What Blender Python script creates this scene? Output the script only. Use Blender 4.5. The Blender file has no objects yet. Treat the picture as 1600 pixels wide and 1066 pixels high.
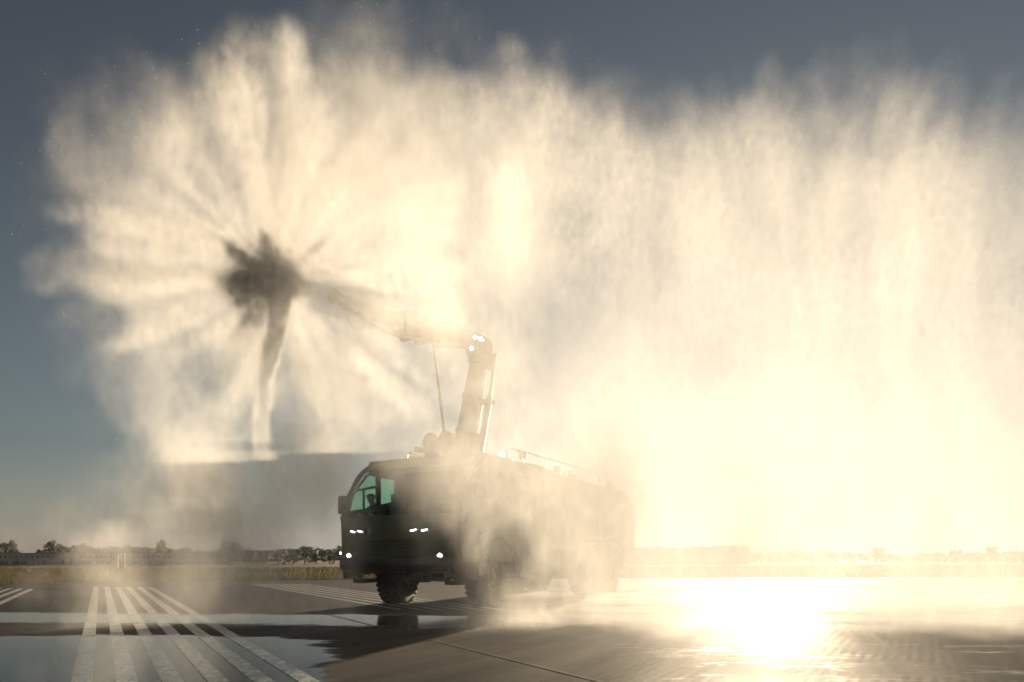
import bpy, bmesh, math, random
import numpy as np
from mathutils import Vector, Matrix
R = math.radians
random.seed(7)
rng = np.random.default_rng(11)
sc = bpy.context.scene
C = sc.collection

# ------------------------------------------------------------------ camera
H_CAM = 1.08
cam_d = bpy.data.cameras.new('camera')
cam_d.lens = 24.0
cam_d.sensor_width = 36.0
cam_d.sensor_fit = 'HORIZONTAL'
cam_d.shift_y = (872 - 533) / 1600
cam_d.clip_start = 0.1
cam_d.clip_end = 12000
cam = bpy.data.objects.new('camera', cam_d)
cam.location = (0, 0, H_CAM)
cam.rotation_euler = (R(90), 0, 0)
C.objects.link(cam)
sc.camera = cam

# ------------------------------------------------------------------ sky, sun, exposure
SUN_AZ, SUN_EL = 20.0, 8.0           # degrees right of the view axis (+Y), above the horizon
w = bpy.data.worlds.new('World')
sc.world = w
w.use_nodes = True
nt = w.node_tree
sky = nt.nodes.new('ShaderNodeTexSky')
sky.sky_type = 'NISHITA'
sky.sun_disc = False
sky.sun_elevation = R(SUN_EL)
sky.sun_rotation = R(SUN_AZ)
sky.air_density = 1.05
sky.dust_density = 0.4
sky.ozone_density = 1.7
bg = nt.nodes['Background']
bg.inputs['Strength'].default_value = 0.05
gm = nt.nodes.new('ShaderNodeGamma'); gm.inputs['Gamma'].default_value = 1.85
hs = nt.nodes.new('ShaderNodeHueSaturation'); hs.inputs['Saturation'].default_value = .48; hs.inputs['Hue'].default_value = .482; hs.inputs['Value'].default_value = .175
nt.links.new(sky.outputs[0], gm.inputs['Color']); nt.links.new(gm.outputs[0], hs.inputs['Color'])
# soft shoulder, so that the aureole round the sun does not run away: c / (1 + c / k)
dv = nt.nodes.new('ShaderNodeVectorMath'); dv.operation = 'MULTIPLY_ADD'; dv.inputs[1].default_value = (1 / 4.6, 1 / 4.5, 1 / 4.4); dv.inputs[2].default_value = (1, 1, 1)
qt = nt.nodes.new('ShaderNodeVectorMath'); qt.operation = 'DIVIDE'
nt.links.new(hs.outputs[0], dv.inputs[0]); nt.links.new(hs.outputs[0], qt.inputs[0]); nt.links.new(dv.outputs[0], qt.inputs[1])
nt.links.new(qt.outputs[0], bg.inputs['Color'])

sun_d = bpy.data.lights.new('sun', 'SUN')
sun_d.energy = 5.0
sun_d.angle = R(0.5)
sun_d.color = (1.0, 0.80, 0.54)
sun = bpy.data.objects.new('sun', sun_d)
C.objects.link(sun)
sun_dir = Vector((math.sin(R(SUN_AZ)) * math.cos(R(SUN_EL)), math.cos(R(SUN_AZ)) * math.cos(R(SUN_EL)), math.sin(R(SUN_EL))))
sun.rotation_euler = sun_dir.to_track_quat('Z', 'Y').to_euler()
sun.location = (60, 190, 40)

sc.view_settings.view_transform = 'Standard'
sc.view_settings.look = 'None'
sc.view_settings.exposure = 1.62
sc.view_settings.gamma = 1.0
sc.render.engine = 'CYCLES'
cy = sc.cycles
cy.use_denoising = True
try:
    cy.denoiser = 'OPENIMAGEDENOISE'
except Exception:
    pass
cy.max_bounces = 8
cy.diffuse_bounces = 2
cy.glossy_bounces = 3
cy.transmission_bounces = 4
cy.transparent_max_bounces = 12
cy.volume_bounces = 2
cy.volume_step_rate = 2.0
cy.volume_max_steps = 512
cy.use_adaptive_sampling = True
cy.adaptive_threshold = 0.04
cy.caustics_reflective = False
cy.caustics_refractive = False

# ------------------------------------------------------------------ helpers
def smooth(a, b, x):
    t = np.clip((x - a) / (b - a), 0, 1)
    return t * t * (3 - 2 * t)

def link(o, parent=None):
    C.objects.link(o)
    if parent is not None:
        o.parent = parent
    return o

def tag(o, label, cat, group=None, kind=None):
    if label: o['label'] = label
    if cat: o['category'] = cat
    if group: o['group'] = group
    if kind: o['kind'] = kind
    return o

def thing(name, label, cat, loc=(0, 0, 0), rz=0.0, group=None):
    o = bpy.data.objects.new(name, None)
    o.empty_display_size = 0.3
    o.location = loc
    o.rotation_euler = (0, 0, rz)
    link(o)
    return tag(o, label, cat, group)

def obj(name, bm, mat, parent=None, smooth_shade=False, label=None):
    me = bpy.data.meshes.new(name)
    bmesh.ops.recalc_face_normals(bm, faces=bm.faces[:])
    bm.to_mesh(me)
    bm.free()
    me.materials.append(mat)
    if smooth_shade:
        me.polygons.foreach_set('use_smooth', [True] * len(me.polygons))
        try:
            me.set_sharp_from_angle(angle=R(40))
        except Exception:
            pass
    o = bpy.data.objects.new(name, me)
    link(o, parent)
    if label: o['label'] = label
    return o

def copy_tree(o, parent=None):
    c = o.copy()
    C.objects.link(c)
    if parent is not None:
        c.parent = parent
    for ch in list(o.children):
        copy_tree(ch, c)
    return c

def box(bm, x0, x1, y0, y1, z0, z1, bev=0.0, M=None):
    r = bmesh.ops.create_cube(bm, size=1)
    vs = r['verts']
    for v in vs:
        v.co = Vector((x0 + (v.co.x + .5) * (x1 - x0), y0 + (v.co.y + .5) * (y1 - y0), z0 + (v.co.z + .5) * (z1 - z0)))
    if bev > 0:
        es = list({e for v in vs for e in v.link_edges})
        rb = bmesh.ops.bevel(bm, geom=es, offset=bev, segments=2, profile=.5, affect='EDGES')
        vs = list({v for v in rb['verts']} | {v for v in vs if v.is_valid})
    if M is not None:
        for v in vs:
            v.co = M @ v.co
    return vs

def tube(bm, pts, r, seg=8, caps=True):
    pts = [Vector(p) for p in pts]
    rs = r if isinstance(r, (list, tuple)) else [r] * len(pts)
    rings = []
    up = Vector((0, 0, 1))
    for i, p in enumerate(pts):
        a = pts[max(i - 1, 0)]; b = pts[min(i + 1, len(pts) - 1)]
        d = (b - a).normalized()
        s = d.cross(up if abs(d.z) < .95 else Vector((1, 0, 0))).normalized()
        u = s.cross(d).normalized()
        rings.append([bm.verts.new(p + (s * math.cos(k * 2 * math.pi / seg) + u * math.sin(k * 2 * math.pi / seg)) * rs[i]) for k in range(seg)])
    for a, b in zip(rings[:-1], rings[1:]):
        for k in range(seg):
            bm.faces.new((a[k], a[(k + 1) % seg], b[(k + 1) % seg], b[k]))
    if caps:
        bm.faces.new(rings[0][::-1]); bm.faces.new(rings[-1])

def lathe(bm, prof, seg=32, M=None, closed=False):
    """prof: list of (radius, axial); axis = local Y"""
    rings = []
    for rr, a in prof:
        ring = []
        for k in range(seg):
            t = 2 * math.pi * k / seg
            co = Vector((rr * math.cos(t), a, rr * math.sin(t)))
            ring.append(bm.verts.new(M @ co if M is not None else co))
        rings.append(ring)
    pairs = list(zip(rings[:-1], rings[1:]))
    if closed: pairs.append((rings[-1], rings[0]))
    for a, b in pairs:
        for k in range(seg):
            bm.faces.new((a[k], a[(k + 1) % seg], b[(k + 1) % seg], b[k]))
    if not closed:
        bm.faces.new(rings[0][::-1]); bm.faces.new(rings[-1])

def prism(bm, poly, axis, a0, a1, bev=0.0):
    """poly: 2-D outline; axis 'y': poly is (x,z), extruded from y=a0 to a1"""
    def co(p, a):
        return Vector((p[0], a, p[1])) if axis == 'y' else (Vector((a, p[0], p[1])) if axis == 'x' else Vector((p[0], p[1], a)))
    v0 = [bm.verts.new(co(p, a0)) for p in poly]
    v1 = [bm.verts.new(co(p, a1)) for p in poly]
    n = len(poly)
    bm.faces.new(v0); bm.faces.new(v1[::-1])
    for i in range(n):
        bm.faces.new((v0[i], v0[(i + 1) % n], v1[(i + 1) % n], v1[i]))
    if bev > 0:
        es = list({e for v in v0 + v1 for e in v.link_edges})
        bmesh.ops.bevel(bm, geom=es, offset=bev, segments=2, profile=.5, affect='EDGES')

def sheet(bm, f, us, vs, thick=0.0):
    """grid surface f(u,v) -> point, given thickness along its normal"""
    g = [[bm.verts.new(f(u, v)) for v in vs] for u in us]
    fs = []
    for i in range(len(us) - 1):
        for j in range(len(vs) - 1):
            fs.append(bm.faces.new((g[i][j], g[i + 1][j], g[i + 1][j + 1], g[i][j + 1])))
    if thick:
        bmesh.ops.recalc_face_normals(bm, faces=fs)
        bmesh.ops.solidify(bm, geom=fs, thickness=thick)

def lin(a, b, n): return [a + (b - a) * i / (n - 1) for i in range(n)]

# ------------------------------------------------------------------ materials
def mat(name):
    m = bpy.data.materials.new(name)
    m.use_nodes = True
    n = m.node_tree
    return m, n, n.nodes['Principled BSDF']

def paint(name, col, rough=0.4, metal=0.0, var=0.35, scale=3.0, bump=0.0):
    m, n, b = mat(name)
    tc = n.nodes.new('ShaderNodeTexCoord')
    nz = n.nodes.new('ShaderNodeTexNoise'); nz.inputs['Scale'].default_value = scale; nz.inputs['Detail'].default_value = 6
    n.links.new(tc.outputs['Object'], nz.inputs['Vector'])
    rp = n.nodes.new('ShaderNodeValToRGB')
    rp.color_ramp.elements[0].position = .3; rp.color_ramp.elements[1].position = .75
    rp.color_ramp.elements[0].color = (*[c * (1 - var) for c in col], 1)
    rp.color_ramp.elements[1].color = (*[min(1, c * (1 + var)) for c in col], 1)
    n.links.new(nz.outputs['Fac'], rp.inputs[0])
    n.links.new(rp.outputs[0], b.inputs['Base Color'])
    mr = n.nodes.new('ShaderNodeMapRange')
    mr.inputs['To Min'].default_value = max(.02, rough - .12); mr.inputs['To Max'].default_value = rough + .15
    n.links.new(nz.outputs['Fac'], mr.inputs['Value'])
    n.links.new(mr.outputs[0], b.inputs['Roughness'])
    b.inputs['Metallic'].default_value = metal
    if bump:
        n2 = n.nodes.new('ShaderNodeTexNoise'); n2.inputs['Scale'].default_value = 60
        n.links.new(tc.outputs['Object'], n2.inputs['Vector'])
        bp = n.nodes.new('ShaderNodeBump'); bp.inputs['Strength'].default_value = bump; bp.inputs['Distance'].default_value = .01
        n.links.new(n2.outputs['Fac'], bp.inputs['Height']); n.links.new(bp.outputs[0], b.inputs['Normal'])
    return m

def glow(name, col, strength):
    m, n, b = mat(name)
    b.inputs['Base Color'].default_value = (*col, 1)
    b.inputs['Emission Color'].default_value = (*col, 1)
    b.inputs['Emission Strength'].default_value = strength
    return m

def tinted_glass(name, col, refl=0.06):
    m, n, b = mat(name)
    n.nodes.remove(b)
    out = n.nodes['Material Output']
    tr = n.nodes.new('ShaderNodeBsdfTransparent'); tr.inputs[0].default_value = (*col, 1)
    gl = n.nodes.new('ShaderNodeBsdfGlossy'); gl.inputs['Roughness'].default_value = 0.03
    lw = n.nodes.new('ShaderNodeLayerWeight'); lw.inputs[0].default_value = .5
    pw = n.nodes.new('ShaderNodeMath'); pw.operation = 'POWER'; pw.inputs[1].default_value = 4.0
    ma = n.nodes.new('ShaderNodeMath'); ma.operation = 'MULTIPLY_ADD'; ma.inputs[1].default_value = .5; ma.inputs[2].default_value = .02
    n.links.new(lw.outputs['Facing'], pw.inputs[0]); n.links.new(pw.outputs[0], ma.inputs[0])
    mx = n.nodes.new('ShaderNodeMixShader')
    n.links.new(ma.outputs[0], mx.inputs[0])
    n.links.new(tr.outputs[0], mx.inputs[1]); n.links.new(gl.outputs[0], mx.inputs[2])
    n.links.new(mx.outputs[0], out.inputs['Surface'])
    return m

M_green = paint('olive_paint', (.03, .04, .021), .42, 0, .3, 2.0)
M_dark = paint('dark_metal', (.03, .03, .032), .45, .6, .3, 6)
M_rail = paint('rail_metal', (.12, .12, .11), .4, .7, .3, 8)
M_rubber = paint('tyre_rubber', (.018, .018, .018), .75, 0, .3, 9, .4)
M_rim = paint('rim_paint', (.05, .06, .04), .45, .2, .3, 7)
M_glass = tinted_glass('green_glass', (.78, .96, .88))
M_white_lamp = glow('lamp_white', (1, .97, .92), 4.0)
M_head = glow('headlight_white', (.95, .98, 1), 2.5)
M_blue = glow('beacon_blue', (.30, .45, 1), 1.2)
M_black = paint('black_trim', (.015, .015, .015), .5)
M_seat = paint('seat_fabric', (.03, .03, .035), .85)
M_cloth = paint('dark_uniform', (.02, .022, .03), .9)
M_skin = paint('skin', (.35, .2, .14), .55, 0, .1)
M_hose = paint('hose', (.03, .03, .03), .6)
M_boom = paint('boom_paint', (.10, .10, .09), .45, .2, .3, 3)

# ------------------------------------------------------------------ ground
H_DEPTH = H_CAM * 1067.0
EDGE = np.array([(-140, 2.0), (-80, 12), (-35, 22), (-21, 28.3), (-15.5, 32.0), (-7.6, 33.9), (10.5, 37.0), (25, 38.5), (90, 46), (160, 55)])
def edge_y(x): return np.interp(x, EDGE[:, 0], EDGE[:, 1])
def terrain_z(x, y):
    d = y - edge_y(x)
    return -0.05 - 0.9 * smooth(12, 150, d) + 0.03 * np.sin(x * .11 + 1.3) * smooth(1, 10, d)

def value_noise(p, seed):
    """p: (...,3) float array -> noise in 0..1 (trilinear value noise, smooth)"""
    r = np.random.default_rng(seed)
    n = 32
    lat = r.random((n, n, n), dtype=np.float32)
    pf = np.floor(p)
    f = (p - pf).astype(np.float32)
    f = f * f * (3 - 2 * f)
    i = pf.astype(np.int32) & (n - 1)
    j = (i + 1) & (n - 1)
    out = 0
    for dx in (0, 1):
        ix = (j if dx else i)[..., 0]; wx = f[..., 0] if dx else 1 - f[..., 0]
        for dy in (0, 1):
            iy = (j if dy else i)[..., 1]; wy = f[..., 1] if dy else 1 - f[..., 1]
            for dz in (0, 1):
                iz = (j if dz else i)[..., 2]; wz = f[..., 2] if dz else 1 - f[..., 2]
                out = out + lat[ix, iy, iz] * (wx * wy * wz)
    return out

def grid_mesh(name, X, Y, Z, material, attrs=None):
    ny, nx = X.shape
    me = bpy.data.meshes.new(name)
    v = np.stack([X, Y, Z], -1).reshape(-1, 3)
    idx = np.arange(nx * ny).reshape(ny, nx)
    q = np.stack([idx[:-1, :-1], idx[:-1, 1:], idx[1:, 1:], idx[1:, :-1]], -1).reshape(-1, 4)
    me.from_pydata(v.tolist(), [], q.tolist())
    me.polygons.foreach_set('use_smooth', [True] * len(me.polygons))
    for k, a in (attrs or {}).items():
        at = me.attributes.new(k, 'FLOAT', 'POINT')
        at.data.foreach_set('value', a.astype(np.float32).ravel())
    me.materials.append(material)
    o = bpy.data.objects.new(name, me)
    return link(o)

def ground_field_material():
    m, n, b = mat('dry_grass_ground')
    tc = n.nodes.new('ShaderNodeTexCoord')
    nz = n.nodes.new('ShaderNodeTexNoise'); nz.inputs['Scale'].default_value = .8; nz.inputs['Detail'].default_value = 10; nz.inputs['Roughness'].default_value = .75
    n.links.new(tc.outputs['Object'], nz.inputs['Vector'])
    rp = n.nodes.new('ShaderNodeValToRGB'); e = rp.color_ramp.elements
    e[0].position = .3; e[0].color = (.03, .026, .012, 1)
    e[1].position = .7; e[1].color = (.085, .068, .03, 1)
    n.links.new(nz.outputs['Fac'], rp.inputs[0]); n.links.new(rp.outputs[0], b.inputs['Base Color'])
    b.inputs['Roughness'].default_value = .95
    b.inputs['Specular IOR Level'].default_value = .1
    return m
xs = np.concatenate([np.linspace(-6000, -200, 12), np.linspace(-180, 200, 90), np.linspace(220, 6000, 12)])
ys = np.concatenate([np.linspace(-60, 30, 24), np.linspace(31, 60, 40), np.geomspace(62, 9000, 50)])
X, Y = np.meshgrid(xs, ys)
o = grid_mesh('ground', X, Y, terrain_z(X, Y), ground_field_material())
tag(o, 'flat airfield of dry grass reaching to the treeline', 'ground', kind='structure')

# --- runway sheet with its wetness pattern (a property of where water lies)
NX, NY = 420, 420
u = np.linspace(-1, 1, NX)
xs = np.sign(u) * (np.abs(u) ** 1.8) * 120
vv = np.linspace(0, 1, NY)
Xr = np.repeat(xs[None, :], NY, 0)
Yr = -25 + (edge_y(xs)[None, :] + 25) * (1 - (1 - vv[:, None]) ** 1.0)
def nse(sx, sy, seed, X=None, Y=None):
    X = Xr if X is None else X; Y = Yr if Y is None else Y
    return value_noise(np.stack([X * sx + 100, Y * sy + 100, 0 * X + 3.3], -1), seed)
n1 = nse(.35, .9, 1); n2 = nse(1.3, 3.2, 2); n3 = nse(4, 8, 3)
nn = (n1 - .5) * 1.1 + (n2 - .5) * .7 + (n3 - .5) * .4
def band(c, hw, soft):    # distance along depth with noisy edges
    return 1 - smooth(hw - soft, hw + soft, np.abs(Yr - c + nn * .7))
wet = np.zeros_like(Xr)
left = 1 - smooth(-1.5, 1.5, Xr + nn * 1.5)
wet = np.maximum(wet, band(12.2 - .09 * (Xr + 6), 1.15, .55) * left)                                  # long strip of standing water
wet = np.maximum(wet, band(7.4, 2.0, .5) * (1 - smooth(-2.6, -1.6, Xr + nn * .8 + (7.4 - Yr) * -.55)))       # near pool on the left
right = smooth(-1.0, 1.5, Xr + nn)
wet = np.maximum(wet, (.0 + .66 * n1) * smooth(10.6, 11.4, Yr + nn * .8) * right * (1 - smooth(26, 34, Yr + nn * 4)))
wet = np.maximum(wet, (.0 + .5 * n2) * smooth(.4, 1.8, Xr + nn) * (1 - smooth(8.6, 9.3, Yr + nn * .5)))
damp = .35 + .5 * n1
def runway_material():
    m, n, b = mat('wet_asphalt')
    tc = n.nodes.new('ShaderNodeTexCoord')
    aw = n.nodes.new('ShaderNodeAttribute'); aw.attribute_name = 'wet'
    ad = n.nodes.new('ShaderNodeAttribute'); ad.attribute_name = 'damp'
    fine = n.nodes.new('ShaderNodeTexNoise'); fine.inputs['Scale'].default_value = 4; fine.inputs['Detail'].default_value = 10; fine.inputs['Roughness'].default_value = .7
    n.links.new(tc.outputs['Object'], fine.inputs['Vector'])
    # sharpen the wet edge with fine streaky noise
    ms = n.nodes.new('ShaderNodeMapping'); ms.inputs['Scale'].default_value = (.45, 1.3, 1)
    n.links.new(tc.outputs['Object'], ms.inputs['Vector']); n.links.new(ms.outputs[0], fine.inputs['Vector'])
    ma = n.nodes.new('ShaderNodeMath'); ma.operation = 'MULTIPLY_ADD'; ma.inputs[1].default_value = 1.5; 
    n.links.new(fine.outputs['Fac'], ma.inputs[0]); n.links.new(aw.outputs['Fac'], ma.inputs[2])
    mr = n.nodes.new('ShaderNodeMapRange'); mr.inputs['From Min'].default_value = 1.06; mr.inputs['From Max'].default_value = 1.42
    n.links.new(ma.outputs[0], mr.inputs['Value'])
    W = mr.outputs[0]
    # colour
    stone = n.nodes.new('ShaderNodeTexNoise'); stone.inputs['Scale'].default_value = 70; stone.inputs['Detail'].default_value = 4
    n.links.new(tc.outputs['Object'], stone.inputs['Vector'])
    rp = n.nodes.new('ShaderNodeValToRGB'); e = rp.color_ramp.elements
    e[0].position = .35; e[0].color = (.022, .020, .019, 1); e[1].position = .7; e[1].color = (.062, .056, .052, 1)
    n.links.new(stone.outputs['Fac'], rp.inputs[0])
    # rubber and dirt streaks along the runway
    mk = n.nodes.new('ShaderNodeMapping'); mk.inputs['Rotation'].default_value = (0, 0, math.atan2(.6026, 1.0)); mk.inputs['Scale'].default_value = (1, 1, 1)
    mk2 = n.nodes.new('ShaderNodeMapping'); mk2.inputs['Scale'].default_value = (3.2, .16, 1)
    n.links.new(tc.outputs['Object'], mk.inputs['Vector']); n.links.new(mk.outputs[0], mk2.inputs['Vector'])
    rub = n.nodes.new('ShaderNodeTexNoise'); rub.inputs['Scale'].default_value = 1; rub.inputs['Detail'].default_value = 6
    n.links.new(mk2.outputs[0], rub.inputs['Vector'])
    rr = n.nodes.new('ShaderNodeMapRange'); rr.inputs['From Min'].default_value = .35; rr.inputs['From Max'].default_value = .65; rr.inputs['To Min'].default_value = .55; rr.inputs['To Max'].default_value = 1.25
    n.links.new(rub.outputs['Fac'], rr.inputs['Value'])
    mulc = n.nodes.new('ShaderNodeVectorMath'); mulc.operation = 'SCALE'
    n.links.new(rp.outputs[0], mulc.inputs[0]); n.links.new(rr.outputs[0], mulc.inputs['Scale'])
    mxc = n.nodes.new('ShaderNodeMix'); mxc.data_type = 'RGBA'; mxc.inputs['B'].default_value = (.018, .018, .018, 1)
    n.links.new(W, mxc.inputs['Factor']); n.links.new(mulc.outputs[0], mxc.inputs['A'])
    n.links.new(mxc.outputs['Result'], b.inputs['Base Color'])
    # roughness
    mr2 = n.nodes.new('ShaderNodeMapRange'); mr2.inputs['To Min'].default_value = .8; mr2.inputs['To Max'].default_value = .5
    n.links.new(ad.outputs['Fac'], mr2.inputs['Value'])
    mxr = n.nodes.new('ShaderNodeMix'); mxr.data_type = 'FLOAT'; mxr.inputs['B'].default_value = .06
    n.links.new(W, mxr.inputs['Factor']); n.links.new(mr2.outputs[0], mxr.inputs['A'])
    n.links.new(mxr.outputs['Result'], b.inputs['Roughness'])
    b.inputs['IOR'].default_value = 1.33
    spc = n.nodes.new('ShaderNodeMapRange'); spc.inputs['To Min'].default_value = .16; spc.inputs['To Max'].default_value = .5
    n.links.new(W, spc.inputs['Value']); n.links.new(spc.outputs[0], b.inputs['Specular IOR Level'])
    # bump: aggregate, saw-cut grooves along the runway, faint ripples on the water
    mp = n.nodes.new('ShaderNodeMapping'); mp.inputs['Rotation'].default_value = (0, 0, math.atan2(.6026, 1.0))
    n.links.new(tc.outputs['Object'], mp.inputs['Vector'])
    wv = n.nodes.new('ShaderNodeTexWave'); wv.wave_type = 'BANDS'; wv.bands_direction = 'X'
    wv.inputs['Scale'].default_value = 2.9; wv.inputs['Distortion'].default_value = 2.2; wv.inputs['Detail'].default_value = 3; wv.inputs['Detail Scale'].default_value = 2
    n.links.new(mp.outputs[0], wv.inputs['Vector'])
    b1 = n.nodes.new('ShaderNodeBump'); b1.inputs['Distance'].default_value = .006
    st = n.nodes.new('ShaderNodeMath'); st.operation = 'MULTIPLY_ADD'; st.inputs[1].default_value = -.22; st.inputs[2].default_value = .25
    n.links.new(W, st.inputs[0]); n.links.new(st.outputs[0], b1.inputs['Strength'])
    patch = n.nodes.new('ShaderNodeTexNoise'); patch.inputs['Scale'].default_value = 1.1; patch.inputs['Detail'].default_value = 4
    n.links.new(mp.outputs[0], patch.inputs['Vector'])
    pm = n.nodes.new('ShaderNodeMapRange'); pm.inputs['From Min'].default_value = .38; pm.inputs['From Max'].default_value = .66
    n.links.new(patch.outputs['Fac'], pm.inputs['Value'])
    wm = n.nodes.new('ShaderNodeMath'); wm.operation = 'MULTIPLY'
    n.links.new(wv.outputs['Fac'], wm.inputs[0]); n.links.new(pm.outputs[0], wm.inputs[1])
    n.links.new(wm.outputs[0], b1.inputs['Height'])
    b2 = n.nodes.new('ShaderNodeBump'); b2.inputs['Distance'].default_value = .004
    s2 = n.nodes.new('ShaderNodeMath'); s2.operation = 'MULTIPLY_ADD'; s2.inputs[1].default_value = -.5; s2.inputs[2].default_value = .53
    n.links.new(W, s2.inputs[0]); n.links.new(s2.outputs[0], b2.inputs['Strength'])
    n.links.new(stone.outputs['Fac'], b2.inputs['Height']); n.links.new(b1.outputs[0], b2.inputs['Normal'])
    n.links.new(b2.outputs[0], b.inputs['Normal'])
    return m
M_runway = runway_material()
o = grid_mesh('runway', Xr, Yr, 0 * Xr, M_runway, {'wet': wet, 'damp': damp})
tag(o, 'wet dark runway with standing water in front of the truck', 'runway', kind='structure')

# --- painted stripes: all run along (-.6026, 1); q = x + .6026 y is constant along one
def marking_material():
    m, n, b = mat('worn_white_paint')
    tc = n.nodes.new('ShaderNodeTexCoord')
    nz = n.nodes.new('ShaderNodeTexNoise'); nz.inputs['Scale'].default_value = 7; nz.inputs['Detail'].default_value = 10; nz.inputs['Roughness'].default_value = .75
    n.links.new(tc.outputs['Object'], nz.inputs['Vector'])
    rp = n.nodes.new('ShaderNodeValToRGB'); e = rp.color_ramp.elements
    e[0].position = .36; e[0].color = (.07, .066, .062, 1); e[1].position = .60; e[1].color = (.46, .45, .43, 1)
    n.links.new(nz.outputs['Fac'], rp.inputs[0]); n.links.new(rp.outputs[0], b.inputs['Base Color'])
    aw = n.nodes.new('ShaderNodeAttribute'); aw.attribute_name = 'wet'
    mr = n.nodes.new('ShaderNodeMapRange'); mr.inputs['To Min'].default_value = .5; mr.inputs['To Max'].default_value = .07
    n.links.new(aw.outputs['Fac'], mr.inputs['Value']); n.links.new(mr.outputs[0], b.inputs['Roughness'])
    return m
M_mark = marking_material()
def wet_at(x, y):
    j = np.clip(np.searchsorted(xs, x), 0, NX - 1)
    yv = Yr[:, j]
    return float(wet[np.clip(np.searchsorted(yv, y), 0, NY - 1), j])
def stripe(q0, wd, y0, y1, name, label, cat, material, z=.004, seg=60):
    yy = np.linspace(y0, y1, seg)
    X = np.stack([q0 - .6026 * yy, q0 + wd - .6026 * yy], 0); Y = np.stack([yy, yy], 0)
    A = np.vectorize(wet_at)(X, Y)
    o = grid_mesh(name, X.T, Y.T, 0 * X.T + z, material, {'wet': A.T})
    return tag(o, label, cat, kind='structure')
for k in range(6):
    stripe(-.26 + .397 * k, .19, 3.5 + .3 * k, 25.7 - .12 * k, 'runway_marking', 'worn white stripe of the group of six running away on the left', 'runway marking', M_mark)
for k in range(6):
    stripe(-2.49 - .4 * k, .19, 4, 23.7 + .25 * k, 'runway_marking', 'worn white stripe of the group at the far left edge', 'runway marking', M_mark)
for k in range(6):
    stripe(6.15 + .42 * k, .19, 14.2, 28.8 - .1 * k, 'runway_marking', 'worn white stripe of the far group left of the truck', 'runway marking', M_mark)
M_joint = paint('joint_tar', (.012, .012, .012), .6)
stripe(4.33, .035, 3, 33.0, 'expansion_joint', 'dark tar joint running diagonally across the runway', 'joint', M_joint, .005)
stripe(12.5, .03, 3, 35.0, 'expansion_joint', 'dark tar joint on the right half of the runway', 'joint', M_joint, .005)

# --- grass blades along the far side of the runway
def grass_material():
    m, n, b = mat('dry_grass')
    oi = n.nodes.new('ShaderNodeTexCoord')
    nz = n.nodes.new('ShaderNodeTexNoise'); nz.inputs['Scale'].default_value = .5; nz.inputs['Detail'].default_value = 6
    n.links.new(oi.outputs['Object'], nz.inputs['Vector'])
    rp = n.nodes.new('ShaderNodeValToRGB'); e = rp.color_ramp.elements
    e[0].position = .3; e[0].color = (.03, .026, .011, 1); e[1].position = .7; e[1].color = (.075, .060, .025, 1)
    n.links.new(nz.outputs['Fac'], rp.inputs[0]); n.links.new(rp.outputs[0], b.inputs['Base Color'])
    b.inputs['Roughness'].default_value = .8
    tl = n.nodes.new('ShaderNodeBsdfTranslucent'); n.links.new(rp.outputs[0], tl.inputs[0])
    mx = n.nodes.new('ShaderNodeMixShader'); mx.inputs[0].default_value = .45
    n.links.new(b.outputs[0], mx.inputs[1]); n.links.new(tl.outputs[0], mx.inputs[2])
    n.links.new(mx.outputs[0], n.nodes['Material Output'].inputs['Surface'])
    return m
def make_grass():
    N = 60000
    d = rng.random(N) ** 2.0 * 75 + .15
    px = rng.uniform(-.86, .86, N)
    # spread evenly over the field seen from the road side
    y = 34 + d; x = px * y
    y = edge_y(x) + d
    h = rng.uniform(.1, .34, N) * (1 + d * .004); wd = .012 + d * .0012
    a = rng.uniform(0, 6.28, N); lean = rng.normal(0, .12, (N, 2))
    z0 = terrain_z(x, y)
    p = np.stack([x, y, z0], -1)
    s = np.stack([np.cos(a) * wd, np.sin(a) * wd, 0 * a], -1)
    t = p + np.stack([lean[:, 0], lean[:, 1], h], -1)
    v = np.stack([p - s, p + s, t], 1).reshape(-1, 3)
    f = np.arange(3 * N).reshape(-1, 3)
    me = bpy.data.meshes.new('grass')
    me.vertices.add(3 * N); me.vertices.foreach_set('co', v.astype(np.float32).ravel())
    me.loops.add(3 * N); me.loops.foreach_set('vertex_index', f.ravel().astype(np.int32))
    me.polygons.add(N); me.polygons.foreach_set('loop_start', (np.arange(N) * 3).astype(np.int32))
    me.update(); me.validate()
    me.materials.append(grass_material())
    tag(link(bpy.data.objects.new('grass', me)), 'dry yellow grass on the field beyond the runway', 'grass', kind='stuff')
make_grass()
# ------------------------------------------------------------------ the fire truck (local x = forward, y = its left, z up)
P0 = Vector((-2.44, 14.5, 0))
RZ = math.atan2(-.879, -.477)
truck = thing('fire_truck', 'big dark green airport fire engine with a raised boom, half hidden by golden spray', 'fire truck', P0, RZ)
HW = 1.55
def bow(s): return .32 * (1 - min(1, abs(s) / HW) ** 2.2)          # how far the nose bulges forward
PROF = [(.86, .16), (1.0, .05), (1.3, .0), (1.9, -.02), (2.1, .02), (2.48, .155), (2.92, .46), (3.12, .68), (3.28, .95)]   # z, set-back of the front
def setback(z):
    return float(np.interp(z, [p[0] for p in PROF], [p[1] for p in PROF]))
def front(s, z, off=0.0): return Vector((-setback(z) + bow(s) * (1 - .55 * float(smooth(1.9, 3.2, z))) - off, s, z))

# lower nose
bm = bmesh.new()
sheet(bm, lambda u, v: front(u, v), lin(-HW, HW, 25), lin(.86, 1.97, 12), .04)
nose = obj('front_panel', bm, M_green, truck, True)
bm = bmesh.new()
for z in (1.28, 1.36, 1.44):
    pts = [front(s, z, -.012) for s in lin(-.6, .6, 13)]
    tube(bm, pts, .018, 6)
obj('grille', bm, M_black, nose)
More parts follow.
